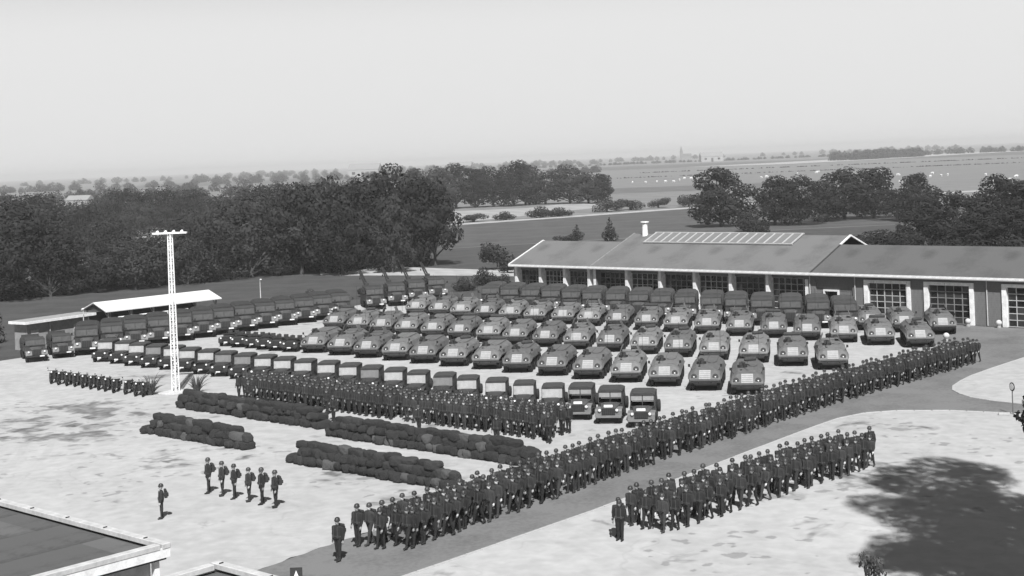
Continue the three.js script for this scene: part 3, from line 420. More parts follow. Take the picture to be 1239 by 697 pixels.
function motorcycle() {
  const t = new THREE.Group(), M = blackM;
  for (const z of [0.7, -0.68]) { const w = part('wheel', [put(new THREE.TorusGeometry(0.27, 0.075, 8, 20), 0, 0.335, z, 0, Math.PI / 2)], tyreM, t); part('hub', [cyl(0.07, 0.07, 0.16, 8, 0, 0.335, z, 0, 0, Math.PI / 2), ...[0, 1, 2, 3].map((k) => put(new THREE.BoxGeometry(0.015, 0.52, 0.015), 0, 0.335, z, k * Math.PI / 4))], rimM, w); part('mudguard', [put(new THREE.TorusGeometry(0.36, 0.05, 6, 12, 2.4), 0, 0.335, z, 0, Math.PI / 2, 0)], greenM, t); }
  part('frame', [bar([0, 0.9, 0.42], [0, 0.4, 0.25], 0.025), bar([0, 0.4, 0.3], [0, 0.36, -0.66], 0.025), bar([0, 0.85, 0.36], [0, 0.66, -0.35], 0.025), bar([0, 0.66, -0.3], [0, 0.36, -0.66], 0.022)], M, t);
  part('engine', [rb(0.28, 0.36, 0.42, 0.05, 0, 0.48, 0.02), cyl(0.1, 0.1, 0.3, 10, 0, 0.68, 0.08)], rimM, t);
  part('fuel_tank', [put(new THREE.SphereGeometry(1, 12, 8).scale(0.15, 0.13, 0.3), 0, 0.88, 0.18)], greenM, t);
  const s = part('saddle', [rb(0.26, 0.1, 0.34, 0.04, 0, 0.84, -0.24)], M, t); part('pillion', [rb(0.2, 0.1, 0.3, 0.04, 0, 0.82, -0.62)], M, t);
  part('fork', [bar([-0.08, 0.335, 0.7], [-0.08, 0.98, 0.44], 0.025), bar([0.08, 0.335, 0.7], [0.08, 0.98, 0.44], 0.025)], M, t);
  const h = part('handlebar', [bar([-0.42, 1.03, 0.26], [0, 1.0, 0.42], 0.018), bar([0.42, 1.03, 0.26], [0, 1.0, 0.42], 0.018)], M, t); part('mirror', [bar([-0.3, 1.05, 0.3], [-0.36, 1.2, 0.32], 0.008, 4), cyl(0.05, 0.05, 0.02, 8, -0.36, 1.22, 0.32, 1.5)], M, h);
  part('leg_shield', [rb(0.5, 0.5, 0.05, 0.02, 0, 0.62, 0.4, -0.2)], M, t);
  headlight(t, 0, 0.92, 0.54, 0.8, M);
  for (const q of [-1, 1]) part('pannier', [rb(0.14, 0.32, 0.36, 0.04, q * 0.2, 0.6, -0.6)], canvasD, t);
  part('stand', [bar([0, 0.3, -0.1], [-0.22, 0, -0.08], 0.018, 5)], M, t); part('exhaust', [bar([0.16, 0.3, 0.1], [0.18, 0.34, -0.8], 0.035)], rimM, t);
  return t;
}

// rows: positions of the vehicle fronts along x at a given z; all noses turned the same way
const TURN = 31.8 * D2R;
function row(key, build, name, noun, category, xs, z, len, turn, group, rowText, fromEnd = 'garage-side left end') {
  xs.forEach((x, i) => {
    const tr = turn + rr(-0.02, 0.02), zz = z + rr(-0.15, 0.15), [k, b] = typeof key === 'function' ? key(i) : [key, build];
    place(k, b, name, `${noun}, ${ord(i + 1)} from left in the ${rowText}`, category, x - Math.sin(tr) * len / 2, 0, zz - Math.cos(tr) * len / 2, tr, group);
  });
}
const lin = (a, b, n) => Array.from({ length: n }, (_, i) => a + (b - a) * i / (n - 1));
const carTones = [dusty(0.15, 0.6), dusty(0.11, 0.64), dusty(0.13, 0.62), dusty(0.17, 0.6)], carKey = () => { const v = Math.floor(rnd() * 4), c = Math.floor(rnd() * 4); return ['carrier' + v + c, () => carrier(carTones[c], v)]; };
row(carKey, null, 'armoured_carrier', 'eight-wheeled armoured carrier', 'armoured carrier', lin(-43.8, 3.0, 14), 42.8, 6.2, TURN, 'front row of armoured carriers', 'front carrier row');
row(carKey, null, 'armoured_carrier', 'eight-wheeled armoured carrier', 'armoured carrier', lin(-55.9, 2.4, 17), 30, 6.2, TURN, 'second row of armoured carriers', 'second carrier row');
row(carKey, null, 'armoured_carrier', 'eight-wheeled armoured carrier', 'armoured carrier', lin(-58.1, 2.6, 18), 16.1, 6.2, TURN, 'third row of armoured carriers', 'third carrier row');
row(carKey, null, 'armoured_carrier', 'eight-wheeled armoured carrier', 'armoured carrier', [-6.6, -3.2, 0.5], 7.6, 6.2, TURN, 'short rear row of armoured carriers', 'short carrier row before the garage doors');
row('truck_pale', () => truck('cargo', paleTruck), 'canvas_truck', 'canvas-topped army truck', 'truck', lin(-54.3, -8.6, 16), 8.3, 6.3, TURN, 'trucks parked before the garage', 'row before the garage');
row((i) => [3, 7, 8, 14, 17].includes(i) ? ['greyjeep', () => jeep('grey')] : ['jeep', () => jeep('covered')], null, 'covered_jeep', 'jeep with dark roof and pale windscreen', 'jeep', lin(-57.8, -3.7, 22), 56.1, 3.4, 36 * D2R, 'covered jeeps in one row', 'covered jeep row');
[-0.5, 2.0, 4.6].forEach((x, i) => { const o = place('longjeep', () => jeep('long'), 'field_car', `larger field car with two-pane windscreen, ${['farthest', 'middle', 'nearest'][i]} of three at the jeep row end`, 'field car', x - 1.8, 0, 54.6, 33 * D2R, 'field cars at the row end'); o.scale.setScalar(1.1); });
row('openjeep', () => jeep('open'), 'open_jeep', 'open dark jeep with folded windscreen', 'jeep', lin(-56, -46.6, 6), 43.4, 3.4, 34 * D2R, 'open jeeps beside the carriers', 'short open jeep row');
lin(-49.9, -37.2, 12).forEach((x, i) => { const xx = x + [0, 0.1, 0, -0.1, 0.05, 0.1, 0, -0.1, 0.1, 0.5, 0.9, 0.45][i]; place('moto', motorcycle, 'motorcycle', `dark army motorcycle on its stand, ${ord(i + 1)} from left in the motorcycle line`, 'motorcycle', xx - 0.4, 0, 65 + rr(-0.1, 0.1), 40 * D2R + rr(-0.12, 0.12), 'motorcycles in line').scale.setScalar(1.03); });
// trucks along the left edge, noses turned more to the right
for (let i = 0; i < 19; i++) {
  const z = i < 2 ? 59.2 - 2.8 * i : i < 15 ? 54 - (i - 2) * 2.76 : 13.6 - (i - 15) * 4.1, x = i < 15 ? -63.3 - 0.022 * (59 - z) * 1.8 : -67.2 - (i - 15) * 0.7, tr = (i < 2 ? 67 : i < 15 ? 58 : 55) * D2R + rr(-0.03, 0.03), kind = i < 2 ? 'van' : i > 14 ? 'wrecker' : 'cargo';
  const noun = kind === 'van' ? `low round-fronted army van, ${i ? 'second' : 'first'} at the near end of the side row` : kind === 'wrecker' ? `recovery truck with raised crane jib, ${ord(i - 14)} from the nearest` : `canvas-topped army truck, ${ord(i - 1)} from near end in the side row`;
  place(kind === 'cargo' ? 'truck' : kind, () => truck(kind), kind === 'van' ? 'army_van' : kind === 'wrecker' ? 'recovery_truck' : 'canvas_truck', noun, 'truck', x - Math.sin(tr) * 3.1, 0, z - Math.cos(tr) * 3.1, tr, kind === 'wrecker' ? 'recovery trucks in the side row' : 'trucks in the side row').scale.setScalar(kind === 'van' ? 0.84 : 1);
}
console.log('vehicles');

// ------------------------------------------------------------------ long stacks of packed kit bags
{
  const bagM = [dusty(0.022, 0.95), dusty(0.032, 0.95), dusty(0.018, 0.95), dusty(0.07, 0.95)];
  const folds = greyTex(256, (u, v) => fbm(u * 10 + 2 * fbm(u * 5, v * 5, 5, 2, 401), v * 4, 10, 5, 403), 1.6, true);
  bagM.forEach((m) => { m.bumpMap = folds; m.bumpScale = 0.06; });
  const bagG = [0, 1, 2, 3].map((s) => { const g = mergeVertices(new THREE.SphereGeometry(1, 14, 10)); const p = g.attributes.position, q = (t, e) => Math.sign(t) * Math.pow(Math.abs(t), e); for (let i = 0; i < p.count; i++) { const x = q(p.getX(i), 0.55), y = q(p.getY(i), 0.5), z = q(p.getZ(i), 0.45), k = 1 + 0.26 * (vn(x * 2.2 + 20, z * 2.2 + y * 1.7 + 20, 64, 300 + s) - 0.5) + 0.1 * (vn(x * 6 + 9, z * 6 + y * 5 + 9, 64, 310 + s) - 0.5); p.setXYZ(i, x * k * 0.3, y * k * 0.25, z * k * 0.52); } g.computeVertexNormals(); return clean(g); });
  const piles = [[-30.2, -13.9, 66.6, 'long stack of dark kit bags beginning at the lattice mast'], [-23.4, -12.7, 73.7, 'short stack of dark kit bags nearest the lone saluting officer group'], [-11.9, 5.7, 67.9, 'long stack of dark kit bags before the standing companies, ending at the column'], [-7.7, 5.8, 74.4, 'stack of dark kit bags nearest the road column, behind six men']];
  for (const [x0, x1, z, label] of piles) {
    const L = x1 - x0, t = thing('kit_bag_stack', label, 'bag stack', x0, 0, z, 0, 'stacks of kit bags'), n = Math.round(L / 0.54), d = L / n;
    const bag = (x, y, zz, ry, sc = 1) => { const o = part(numbered('bag'), bagG[Math.floor(rnd() * 4)], bagM[Math.floor(Math.pow(rnd(), 2.6) * 4)], t); o.position.set(x, y, zz); o.rotation.set(rr(-0.08, 0.08), ry, rr(-0.16, 0.16)); o.scale.set(sc * rr(0.95, 1.12), sc * rr(0.95, 1.08), sc * rr(0.9, 1.12)); };
    for (let i = 0; i < n; i++) bag((i + 0.5) * d + rr(-0.08, 0.08), 0.25, rr(-0.08, 0.16), rr(-0.3, 0.3), rr(0.98, 1.12));
    for (let i = 0; i < n - 1; i++) if (i > 0 || rnd() < 0.5) bag((i + 1) * d + rr(-0.15, 0.15), 0.68 + rr(-0.04, 0.04), -0.12 + rr(-0.14, 0.14), rnd() < 0.25 ? rr(1.2, 1.9) : rr(-0.35, 0.35), rr(0.95, 1.15));
    for (let x = 0.9; x < L - 1.0; x += rr(0.6, 0.95)) bag(x, 1.02 + rr(-0.04, 0.05), -0.15 + rr(-0.14, 0.14), Math.PI / 2 + rr(-0.35, 0.35), rr(0.92, 1.12));
  }
}

// ------------------------------------------------------------------ soldiers
function surfaceNets(f, lo, hi, c) {
  const nx = Math.ceil((hi[0] - lo[0]) / c) + 1, ny = Math.ceil((hi[1] - lo[1]) / c) + 1, nz = Math.ceil((hi[2] - lo[2]) / c) + 1, F = new Float32Array(nx * ny * nz);
  const id = (x, y, z) => (z * ny + y) * nx + x;
  for (let z = 0; z < nz; z++) for (let y = 0; y < ny; y++) for (let x = 0; x < nx; x++) F[id(x, y, z)] = f(lo[0] + x * c, lo[1] + y * c, lo[2] + z * c);
  const vi = new Int32Array(nx * ny * nz).fill(-1), P = [], I = [];
  for (let z = 0; z < nz - 1; z++) for (let y = 0; y < ny - 1; y++) for (let x = 0; x < nx - 1; x++) {
    let n = 0, sx = 0, sy = 0, sz = 0;
    for (let e = 0; e < 12; e++) {
      const ax = e >> 2, b0 = e & 1, b1 = (e >> 1) & 1, p = [0, 0, 0], q = [0, 0, 0]; p[(ax + 1) % 3] = q[(ax + 1) % 3] = b0; p[(ax + 2) % 3] = q[(ax + 2) % 3] = b1; q[ax] = 1;
      const a = F[id(x + p[0], y + p[1], z + p[2])], b = F[id(x + q[0], y + q[1], z + q[2])];
      if ((a < 0) !== (b < 0)) { const t = a / (a - b); sx += p[0] + (q[0] - p[0]) * t; sy += p[1] + (q[1] - p[1]) * t; sz += p[2] + (q[2] - p[2]) * t; n++; }
    }
    if (n) { vi[id(x, y, z)] = P.length / 3; P.push(lo[0] + (x + sx / n) * c, lo[1] + (y + sy / n) * c, lo[2] + (z + sz / n) * c); }
  }
  for (let z = 1; z < nz - 1; z++) for (let y = 1; y < ny - 1; y++) for (let x = 1; x < nx - 1; x++) {
    const s = F[id(x, y, z)] < 0;
    const quad = (a, b, cc, d, fl) => fl ? I.push(a, b, cc, a, cc, d) : I.push(a, cc, b, a, d, cc);
    if (s !== F[id(x + 1, y, z)] < 0) quad(vi[id(x, y - 1, z - 1)], vi[id(x, y, z - 1)], vi[id(x, y, z)], vi[id(x, y - 1, z)], s);
    if (s !== F[id(x, y + 1, z)] < 0) quad(vi[id(x - 1, y, z - 1)], vi[id(x - 1, y, z)], vi[id(x, y, z)], vi[id(x, y, z - 1)], s);
    if (s !== F[id(x, y, z + 1)] < 0) quad(vi[id(x - 1, y - 1, z)], vi[id(x, y - 1, z)], vi[id(x, y, z)], vi[id(x - 1, y, z)], s);
  }
  const g = new THREE.BufferGeometry(); g.setAttribute('position', new THREE.Float32BufferAttribute(P, 3)); g.setIndex(I); g.computeVertexNormals(); return g;
}
const SKIN = 0.27, CLOTH = 0.017, BOOT = 0.018;
function soldierGeo(pose) { // pose: {lf, rf, la, ra}: swing of legs and arms in radians
  const caps = [], add = (a, b, r0, r1) => caps.push([a, b, r0, r1]);
  const V = (x, y, z) => [x, y, z];
  add(V(-0.07, 0.98, 0), V(-0.09, 1.32, -0.01), 0.125, 0.125); add(V(0.07, 0.98, 0), V(0.09, 1.32, -0.01), 0.125, 0.125); add(V(-0.15, 1.4, -0.01), V(0.15, 1.4, -0.01), 0.085, 0.085);
  add(V(0, 1.4, -0.01), V(0, 1.54, 0.01), 0.066, 0.06);
  const ends = [];
  for (const [s, leg, arm] of [[1, pose.lf, pose.la], [-1, pose.rf, pose.ra]]) {
    const hip = V(s * 0.095, 0.94, 0), bend = leg < 0 ? 0.5 * -leg : 0.08 * leg;
    const knee = V(s * 0.1, 0.94 - 0.44 * Math.cos(leg), 0.44 * Math.sin(leg)), a2 = leg - bend, ank = V(s * 0.1, knee[1] - 0.42 * Math.cos(a2), knee[2] + 0.42 * Math.sin(a2));
    add(hip, knee, 0.098, 0.07); add(knee, ank, 0.068, 0.05); add(V(ank[0], Math.max(0.055, ank[1] - 0.03), ank[2] - 0.03), V(s * 0.115, Math.max(0.045, ank[1] - 0.05 + (leg > 0.1 ? 0.03 : 0)), ank[2] + 0.16), 0.052, 0.042);
    const sh = V(s * 0.225, 1.405, -0.01), el = V(s * (0.27), 1.405 - 0.29 * Math.cos(arm), -0.01 + 0.29 * Math.sin(arm)), b2 = arm + 0.28, wr = V(s * 0.265, el[1] - 0.25 * Math.cos(b2), el[2] + 0.25 * Math.sin(b2));
    add(sh, el, 0.068, 0.054); add(el, wr, 0.052, 0.038); ends.push([s, wr, b2]);
  }
  const sd = (x, y, z) => {
    let d = 9; const k = 0.035;
    for (const [a, b, r0, r1] of caps) {
      const bx_ = b[0] - a[0], by = b[1] - a[1], bz = b[2] - a[2], px = x - a[0], py = y - a[1], pz = z - a[2];
      const t = Math.min(1, Math.max(0, (px * bx_ + py * by + pz * bz) / (bx_ * bx_ + by * by + bz * bz)));
      const e = Math.hypot(px - bx_ * t, py - by * t, pz - bz * t) - (r0 + (r1 - r0) * t), h = Math.max(0, k - Math.abs(d - e)) / k; d = Math.min(d, e) - h * h * k * 0.25;
    }
    return d;
  };
  const body = surfaceNets(sd, [-0.45, -0.03, -0.6], [0.45, 1.6, 0.65], 0.046);
  const el = (x, y, z, cx, cy, cz, rx, ry, rz) => (Math.hypot((x - cx) / rx, (y - cy) / ry, (z - cz) / rz) - 1) * Math.min(rx, ry, rz);
  const head = surfaceNets((x, y, z) => Math.min(el(x, y, z, 0, 1.655, 0.0, 0.07, 0.112, 0.088), el(x, y, z, 0, 1.585, 0.035, 0.055, 0.055, 0.062), el(x, y, z, 0, 1.632, 0.1, 0.016, 0.028, 0.026), el(x, y, z, 0.08, 1.63, -0.005, 0.016, 0.034, 0.026), el(x, y, z, -0.08, 1.63, -0.005, 0.016, 0.034, 0.026), Math.hypot(x, z) - 0.055 + Math.max(0, 1.5 - y) + Math.max(0, y - 1.6)), [-0.13, 1.46, -0.14], [0.13, 1.8, 0.16], 0.024);
  const col = (g, f) => { g = g.index ? g.toNonIndexed() : g; const p = g.attributes.position, c = new Float32Array(p.count * 3); for (let i = 0; i < p.count; i++) { const v = f(p.getX(i), p.getY(i), p.getZ(i)); c[3 * i] = c[3 * i + 1] = c[3 * i + 2] = v; } const o = clean(g); o.setAttribute('color', new THREE.BufferAttribute(c, 3)); return o; };
  const list = [col(body, (x, y) => y < 0.2 ? BOOT : CLOTH), col(head, () => SKIN)];
  for (const s of [-1, 1]) list.push(col(bx(0.026, 0.012, 0.012, s * 0.03, 1.655, 0.08), () => 0.03)); list.push(col(bx(0.045, 0.01, 0.012, 0, 1.588, 0.094), () => 0.12));
  for (const [s, w, a] of ends) { // hand: palm, four fingers, thumb, slightly curled
    const dir = [0, -Math.cos(a), Math.sin(a)], at = (t, side, fwd) => [w[0] + s * side, w[1] + dir[1] * t + fwd * Math.sin(a), w[2] + dir[2] * t + fwd * Math.cos(a)];
    list.push(col(bar(at(-0.02, 0, 0), at(0.085, 0, 0), 0.034, 6, 0.04), () => SKIN));
    [[-0.03, 0.062], [-0.01, 0.072], [0.012, 0.068], [0.032, 0.052]].forEach(([f, l]) => { list.push(col(bar(at(0.08, 0, f), at(0.08 + l * 0.55, -0.006, f), 0.0095, 4), () => SKIN), col(bar(at(0.08 + l * 0.55, -0.006, f), at(0.08 + l, -0.028, f), 0.009, 4, 0.007), () => SKIN)); });
    list.push(col(bar(at(0.02, -0.01, 0.036), at(0.075, -0.02, 0.062), 0.011, 5, 0.009), () => SKIN));
  }
  return mergeGeometries(list);
}
const POSES = { stand: { lf: 0.03, rf: -0.03, la: 0.02, ra: 0.02 }, stepA: { lf: 0.24, rf: -0.22, la: -0.26, ra: 0.3 }, stepB: { lf: -0.22, rf: 0.24, la: 0.3, ra: -0.26 }, stepC: { lf: 0.12, rf: -0.13, la: -0.1, ra: 0.16 }, stepD: { lf: -0.1, rf: 0.14, la: 0.2, ra: 0.05 }, ease: { lf: 0.06, rf: -0.08, la: -0.12, ra: -0.1 } };
const bodyG = Object.fromEntries(Object.entries(POSES).map(([k, p]) => [k, soldierGeo(p)]));
const helmetG = G(put(new THREE.LatheGeometry([[0.001, 0.15], [0.05, 0.145], [0.09, 0.118], [0.112, 0.07], [0.12, 0.02], [0.129, -0.006], [0.129, -0.014], [0.112, -0.004]].map(([a, b]) => new THREE.Vector2(a, b)).reverse(), 14).scale(0.89, 0.98, 1.0), 0, 1.695, -0.004, -0.04));
const packG = G(rb(0.32, 0.36, 0.15, 0.04, 0, 1.26, -0.215), rb(0.34, 0.13, 0.13, 0.05, 0, 1.47, -0.19), rb(0.12, 0.16, 0.06, 0.02, -0.08, 1.24, -0.31), rb(0.12, 0.16, 0.06, 0.02, 0.08, 1.24, -0.31));
const beltG = G(put(new THREE.CylinderGeometry(0.152, 0.152, 0.055, 14, 1, true).scale(1.36, 1, 0.9), 0, 1.06, 0), rb(0.08, 0.12, 0.05, 0.012, 0.12, 1.05, 0.13), rb(0.08, 0.12, 0.05, 0.012, -0.12, 1.05, 0.13), put(new THREE.BoxGeometry(0.035, 0.42, 0.02), 0.1, 1.25, 0.118, -0.04), put(new THREE.BoxGeometry(0.035, 0.42, 0.02), -0.1, 1.25, 0.118, -0.04));
const uniM = [1, 0.7, 1.5, 2.1].map((k) => { const m = new THREE.MeshStandardMaterial({ roughness: 0.95, vertexColors: true }); m.color.setRGB(k, k, k); return m; });
const helmetM = [dusty(0.04, 0.45), dusty(0.026, 0.45)], packM = [dusty(0.03, 0.95), dusty(0.022, 0.95)], beltM = dusty(0.05, 0.9);

const people = [];
const person = (x, z, turn, pose, label, group, o = {}) => people.push({ x, z, turn, pose, label, group, s: rr(0.945, 1.04), ...o });
const colX = (z) => z > 61.7 ? 10.3 + (z - 61.7) * 0.069 : z > 43.7 ? 9.6 + (z - 43.7) * 0.039 : 9.6 + (43.7 - z) * 0.012; // near file follows the road
for (let i = 0, z = 84.3; z > 20.8; i++, z -= 0.78) {
  if (i === 27 || i === 55) z -= 0.5;
  for (let f = 0; f < 3; f++) person(colX(z) - f * 0.95 + rr(-0.14, 0.14), z + rr(-0.17, 0.17) + (i === 0 && f === 0 ? -0.6 : 0), rr(-0.12, 0.12), ['stepA', 'stepB', 'stepC', 'stepD', 'stand'][Math.floor(rnd() * 5)], `helmeted soldier in the ${['near', 'middle', 'far'][f]} file of the road column, ${ord(i + 1)} from its head`, 'soldiers in the road column');
}
person(10.7, 86.8, 0.1, 'ease', 'lone helmeted soldier leading the road column at its lower end', null);
person(9.6, 84.7, 0.05, 'stand', 'helmeted soldier just behind the leader at the column head', null);
for (let i = 0, z = 75.2; z > 58; i++, z -= i === 9 ? 1.5 : 0.77) for (let f = 0; f < 3; f++) {
  const bulge = (75.2 - z) * 0.07;
  person(19.6 + bulge - f * 1.0 + rr(-0.14, 0.14), z + rr(-0.18, 0.18), rr(-0.15, 0.15), ['stepA', 'stepB', 'stepC', 'stepD', 'ease'][Math.floor(rnd() * 5)], `helmeted soldier in the ${['near', 'middle', 'far'][f]} file of the separate platoon, ${ord(i + 1)} from its head`, 'soldiers in the platoon on pale ground');
}
person(18.75, 77.4, 0.25, 'stand', 'nearest of two soldiers standing together before the platoon', null); person(18.3, 76.9, 0.25, 'stand', 'farther of two soldiers standing together before the platoon', null); person(19.9, 56.9, 0.1, 'stand', 'soldier standing alone behind the tail of the platoon', null);
person(-2.4, 86.9, -0.55, 'stand', 'lone soldier standing far in front of the six men', null);
for (let i = 0; i < 6; i++) person(-5 + 5.6 * i / 5 + rr(-0.03, 0.03), 82.2 + rr(-0.03, 0.03), -0.35 + rr(-0.06, 0.06), i % 2 ? 'stand' : 'ease', `helmeted soldier, ${ord(i + 1)} from left of the six in a row`, 'six soldiers in a row');
[[-26, 63.6], [-17.8, 63.2], [-15.5, 64.6], [-7.6, 64.3], [-0.4, 64.8], [1.8, 62.6]].forEach(([x, z], i) => person(x, z, rr(-0.3, 0.3), i % 2 ? 'ease' : 'stand', `officer standing in front of the drawn-up companies, ${ord(i + 1)} from left`, 'officers before the companies'));
for (const [x0, x1, co] of [[-29.3, -19.6, 'first'], [-18.9, -12.2, 'second'], [-11.0, -3.9, 'third'], [-3.0, 1.0, 'fourth']]) for (let r = 0; r < 4; r++) for (let x = x0, k = 1; x < x1; x += 0.64, k++)
  person(x + rr(-0.1, 0.1), 62.0 - r * 0.85 + rr(-0.12, 0.12), rr(-0.2, 0.2), rnd() < 0.5 ? 'ease' : 'stand', `soldier, ${ord(k)} from left in the ${['front', 'second', 'third', 'rear'][r]} rank of the ${co} company before the jeeps`, 'soldiers drawn up before the jeeps');
people.forEach((p) => { p.d = Math.hypot(p.x - CAM.x, p.z - CAM.z) - (p.group && !p.group.includes('road column') && !p.group.includes('platoon') && !p.group.includes('drawn') ? 60 : 0) - (p.group ? 0 : 100); });
people.sort((a, b) => a.d - b.d);
const rest = { stand: [], stepA: [], stepB: [], stepC: [], stepD: [], ease: [] };
people.forEach((p, i) => {
  const u = Math.floor(Math.pow(rnd(), 1.5) * 4), hm = Math.floor(rnd() * 2);
  if (i < 300) {
    const t = thing('soldier', p.label, 'person', p.x, 0, p.z, p.turn, p.group || undefined); t.name = numbered('person'); t.scale.set(p.s * 1.1, p.s, p.s * 1.12);
    part('body', bodyG[p.pose], uniM[u], t); part('helmet', helmetG, helmetM[hm], t); if (p.pose !== 'none') part('backpack', packG, packM[hm], t); part('belt', beltG, beltM, t);
  } else rest[p.pose].push(p);
});
{
  const root = new THREE.Group(); root.name = 'distant_soldiers'; root.userData = { kind: 'stuff', label: 'dark massed ranks of the farther helmeted soldiers', category: 'soldiers' }; scene.add(root);
  const cvt = (g, v) => { const o = g.clone(), n = o.attributes.position.count; o.setAttribute('color', new THREE.BufferAttribute(new Float32Array(n * 3).fill(v), 3)); return o; };
  const M = new THREE.Matrix4(), q = new THREE.Quaternion(), Y = new THREE.Vector3(0, 1, 0);
  for (const k in rest) {
    if (!rest[k].length) continue;
    const g = mergeGeometries([bodyG[k], cvt(helmetG, 0.033), cvt(packG, 0.026), cvt(beltG, 0.045)]), im = new THREE.InstancedMesh(g, uniM[0], rest[k].length); im.name = 'ranks'; im.castShadow = im.receiveShadow = true; im.userData = { kind: 'stuff' };
    rest[k].forEach((p, i) => { im.setMatrixAt(i, M.compose(new THREE.Vector3(p.x, 0, p.z), q.setFromAxisAngle(Y, p.turn), new THREE.Vector3(p.s * 1.1, p.s, p.s * 1.12))); const c = rr(0.75, 1.3); im.setColorAt(i, new THREE.Color(c, c, c)); });
    root.add(im);
  }
}
console.log('people', people.length, bodyG.stand.attributes.position.count / 3);

// ------------------------------------------------------------------ trees
function leafCloud(n, leaf, clumps) { // leaf-sized faces gathered in clumps; clumps: [x,y,z,r,flat]
  const P = new Float32Array(n * 9 * 2), Nn = new Float32Array(n * 18), a = new THREE.Vector3(), b = new THREE.Vector3(), nn = new THREE.Vector3(), c = new THREE.Vector3(), sn = new THREE.Vector3();
  const tot = clumps.reduce((s, k) => s + k[3] * k[3], 0); let w = 0;
  const cum = clumps.map((k) => (w += k[3] * k[3]) / tot);
  for (let i = 0; i < n; i++) {
    const u = rnd(), k = clumps[cum.findIndex((v) => v >= u)] ?? clumps[0];
    nn.set(rr(-1, 1), rr(-1, 1), rr(-1, 1)); while (nn.lengthSq() > 1 || nn.lengthSq() < 1e-3) nn.set(rr(-1, 1), rr(-1, 1), rr(-1, 1)); nn.normalize();
    const rad = k[3] * (0.6 + 0.48 * Math.sqrt(rnd())); c.set(k[0] + nn.x * rad, k[1] + nn.y * rad * (k[4] ?? 0.8), k[2] + nn.z * rad);
    sn.copy(nn); nn.x += rr(-0.6, 0.6); nn.y += rr(-0.4, 0.7); nn.z += rr(-0.6, 0.6); nn.normalize(); sn.multiplyScalar(0.8).addScaledVector(nn, 0.35).normalize();
    a.set(rr(-1, 1), rr(-1, 1), rr(-1, 1)).cross(nn).normalize(); b.crossVectors(nn, a);
    const s = leaf * rr(0.6, 1.35), t = s * rr(0.55, 0.95), q = [[-s, 0], [0, -t], [s, 0], [-s, 0], [s, 0], [0, t]];
    q.forEach(([x, y], j) => { const o = i * 18 + j * 3; P[o] = c.x + a.x * x + b.x * y; P[o + 1] = c.y + a.y * x + b.y * y; P[o + 2] = c.z + a.z * x + b.z * y; Nn[o] = sn.x; Nn[o + 1] = sn.y; Nn[o + 2] = sn.z; });
  }
  const g = new THREE.BufferGeometry(); g.setAttribute('position', new THREE.BufferAttribute(P, 3)); g.setAttribute('normal', new THREE.BufferAttribute(Nn, 3)); return g;
}
const barkM = dusty(0.06, 0.95), leafM = [0.019, 0.028, 0.012, 0.036].map((g) => mat(g, 1));
// unit tree: height 1, crown width about 1 * wide
function treeKind(wide, low, n, leaf, slim = 1) {
  const clumps = [], limbs = []; const m = 21;
  for (let i = 0; i < m; i++) { const a = i * 2.4 + rr(-0.4, 0.4), t = (i + 0.5) / m, y = low + 0.1 + (0.88 - low) * t + rr(-0.05, 0.07), r = wide * 0.5 * Math.sin(Math.PI * Math.min(1, 0.18 + 0.82 * t) * 0.93) * rr(0.4, 1.08); const c = [Math.cos(a) * r, y, Math.sin(a) * r, wide * rr(0.11, 0.2), 0.8]; clumps.push(c); if (i % 2 === 0) limbs.push(bar([0, low * 0.8 + y * 0.15, 0], [c[0] * 0.85, y - 0.03, c[2] * 0.85], 0.014 * slim, 5, 0.005 * slim)); }
  clumps.push([0, (low + 1) / 2 + 0.05, 0, wide * 0.27, 0.9]);
  const crown = leafCloud(n, leaf, clumps), trunk = G(bar([0, 0, 0], [0, low + 0.25, 0], 0.03 * slim, 8, 0.018 * slim), bar([0, low + 0.2, 0], [0, 0.85, 0], 0.018 * slim, 6, 0.006 * slim), ...limbs);
  return { crown, trunk };
}
const oaks = [0, 1, 2, 3, 4, 5].map((i) => treeKind(0.9 + 0.06 * (i % 3), 0.03 + 0.03 * (i % 2), 4600, 0.022));
const bushes = [0, 1, 2].map(() => { const cl = []; for (let i = 0; i < 9; i++) cl.push([rr(-0.34, 0.34), rr(0.18, 0.62), rr(-0.34, 0.34), rr(0.18, 0.3), 0.9]); return { crown: leafCloud(1500, 0.034, cl), trunk: G(...[0, 1, 2, 3].map((k) => bar([rr(-0.05, 0.05), 0, rr(-0.05, 0.05)], [rr(-0.25, 0.25), 0.5, rr(-0.25, 0.25)], 0.02, 5, 0.008))) }; });
const conifer = (() => { const cl = []; for (let i = 0; i < 14; i++) { const t = i / 13, r = 0.34 * (1 - t) * rr(0.5, 1), a = i * 2.4; cl.push([Math.cos(a) * r, 0.12 + 0.8 * t, Math.sin(a) * r, 0.2 * (1.15 - t), 0.8]); } return { crown: leafCloud(1300, 0.028, cl), trunk: G(bar([0, 0, 0], [0, 0.85, 0], 0.035, 7, 0.008)) }; })();
function tree(kind, name, label, category, x, z, h, w, group, m) { // w: crown width in metres
  const t = thing(name, label, category, x, -0.05, z, rr(0, 6.28), group), s = w / (h * 0.74);
  const k = kind.crown === conifer.crown || category === 'shrub' ? w / h : Math.min(1.7, s);
  t.scale.set(h * k, h, h * k); part('trunk', kind.trunk, barkM, t); part('crown', kind.crown, leafM[m ?? Math.floor(rnd() * 4)], t); return t;
}
const woodKinds = [0, 1, 2, 3, 4].map((i) => treeKind(0.95, 0.0, 2400, 0.02));
const oak = () => oaks[Math.floor(rnd() * oaks.length)], shrub = () => bushes[Math.floor(rnd() * 3)];
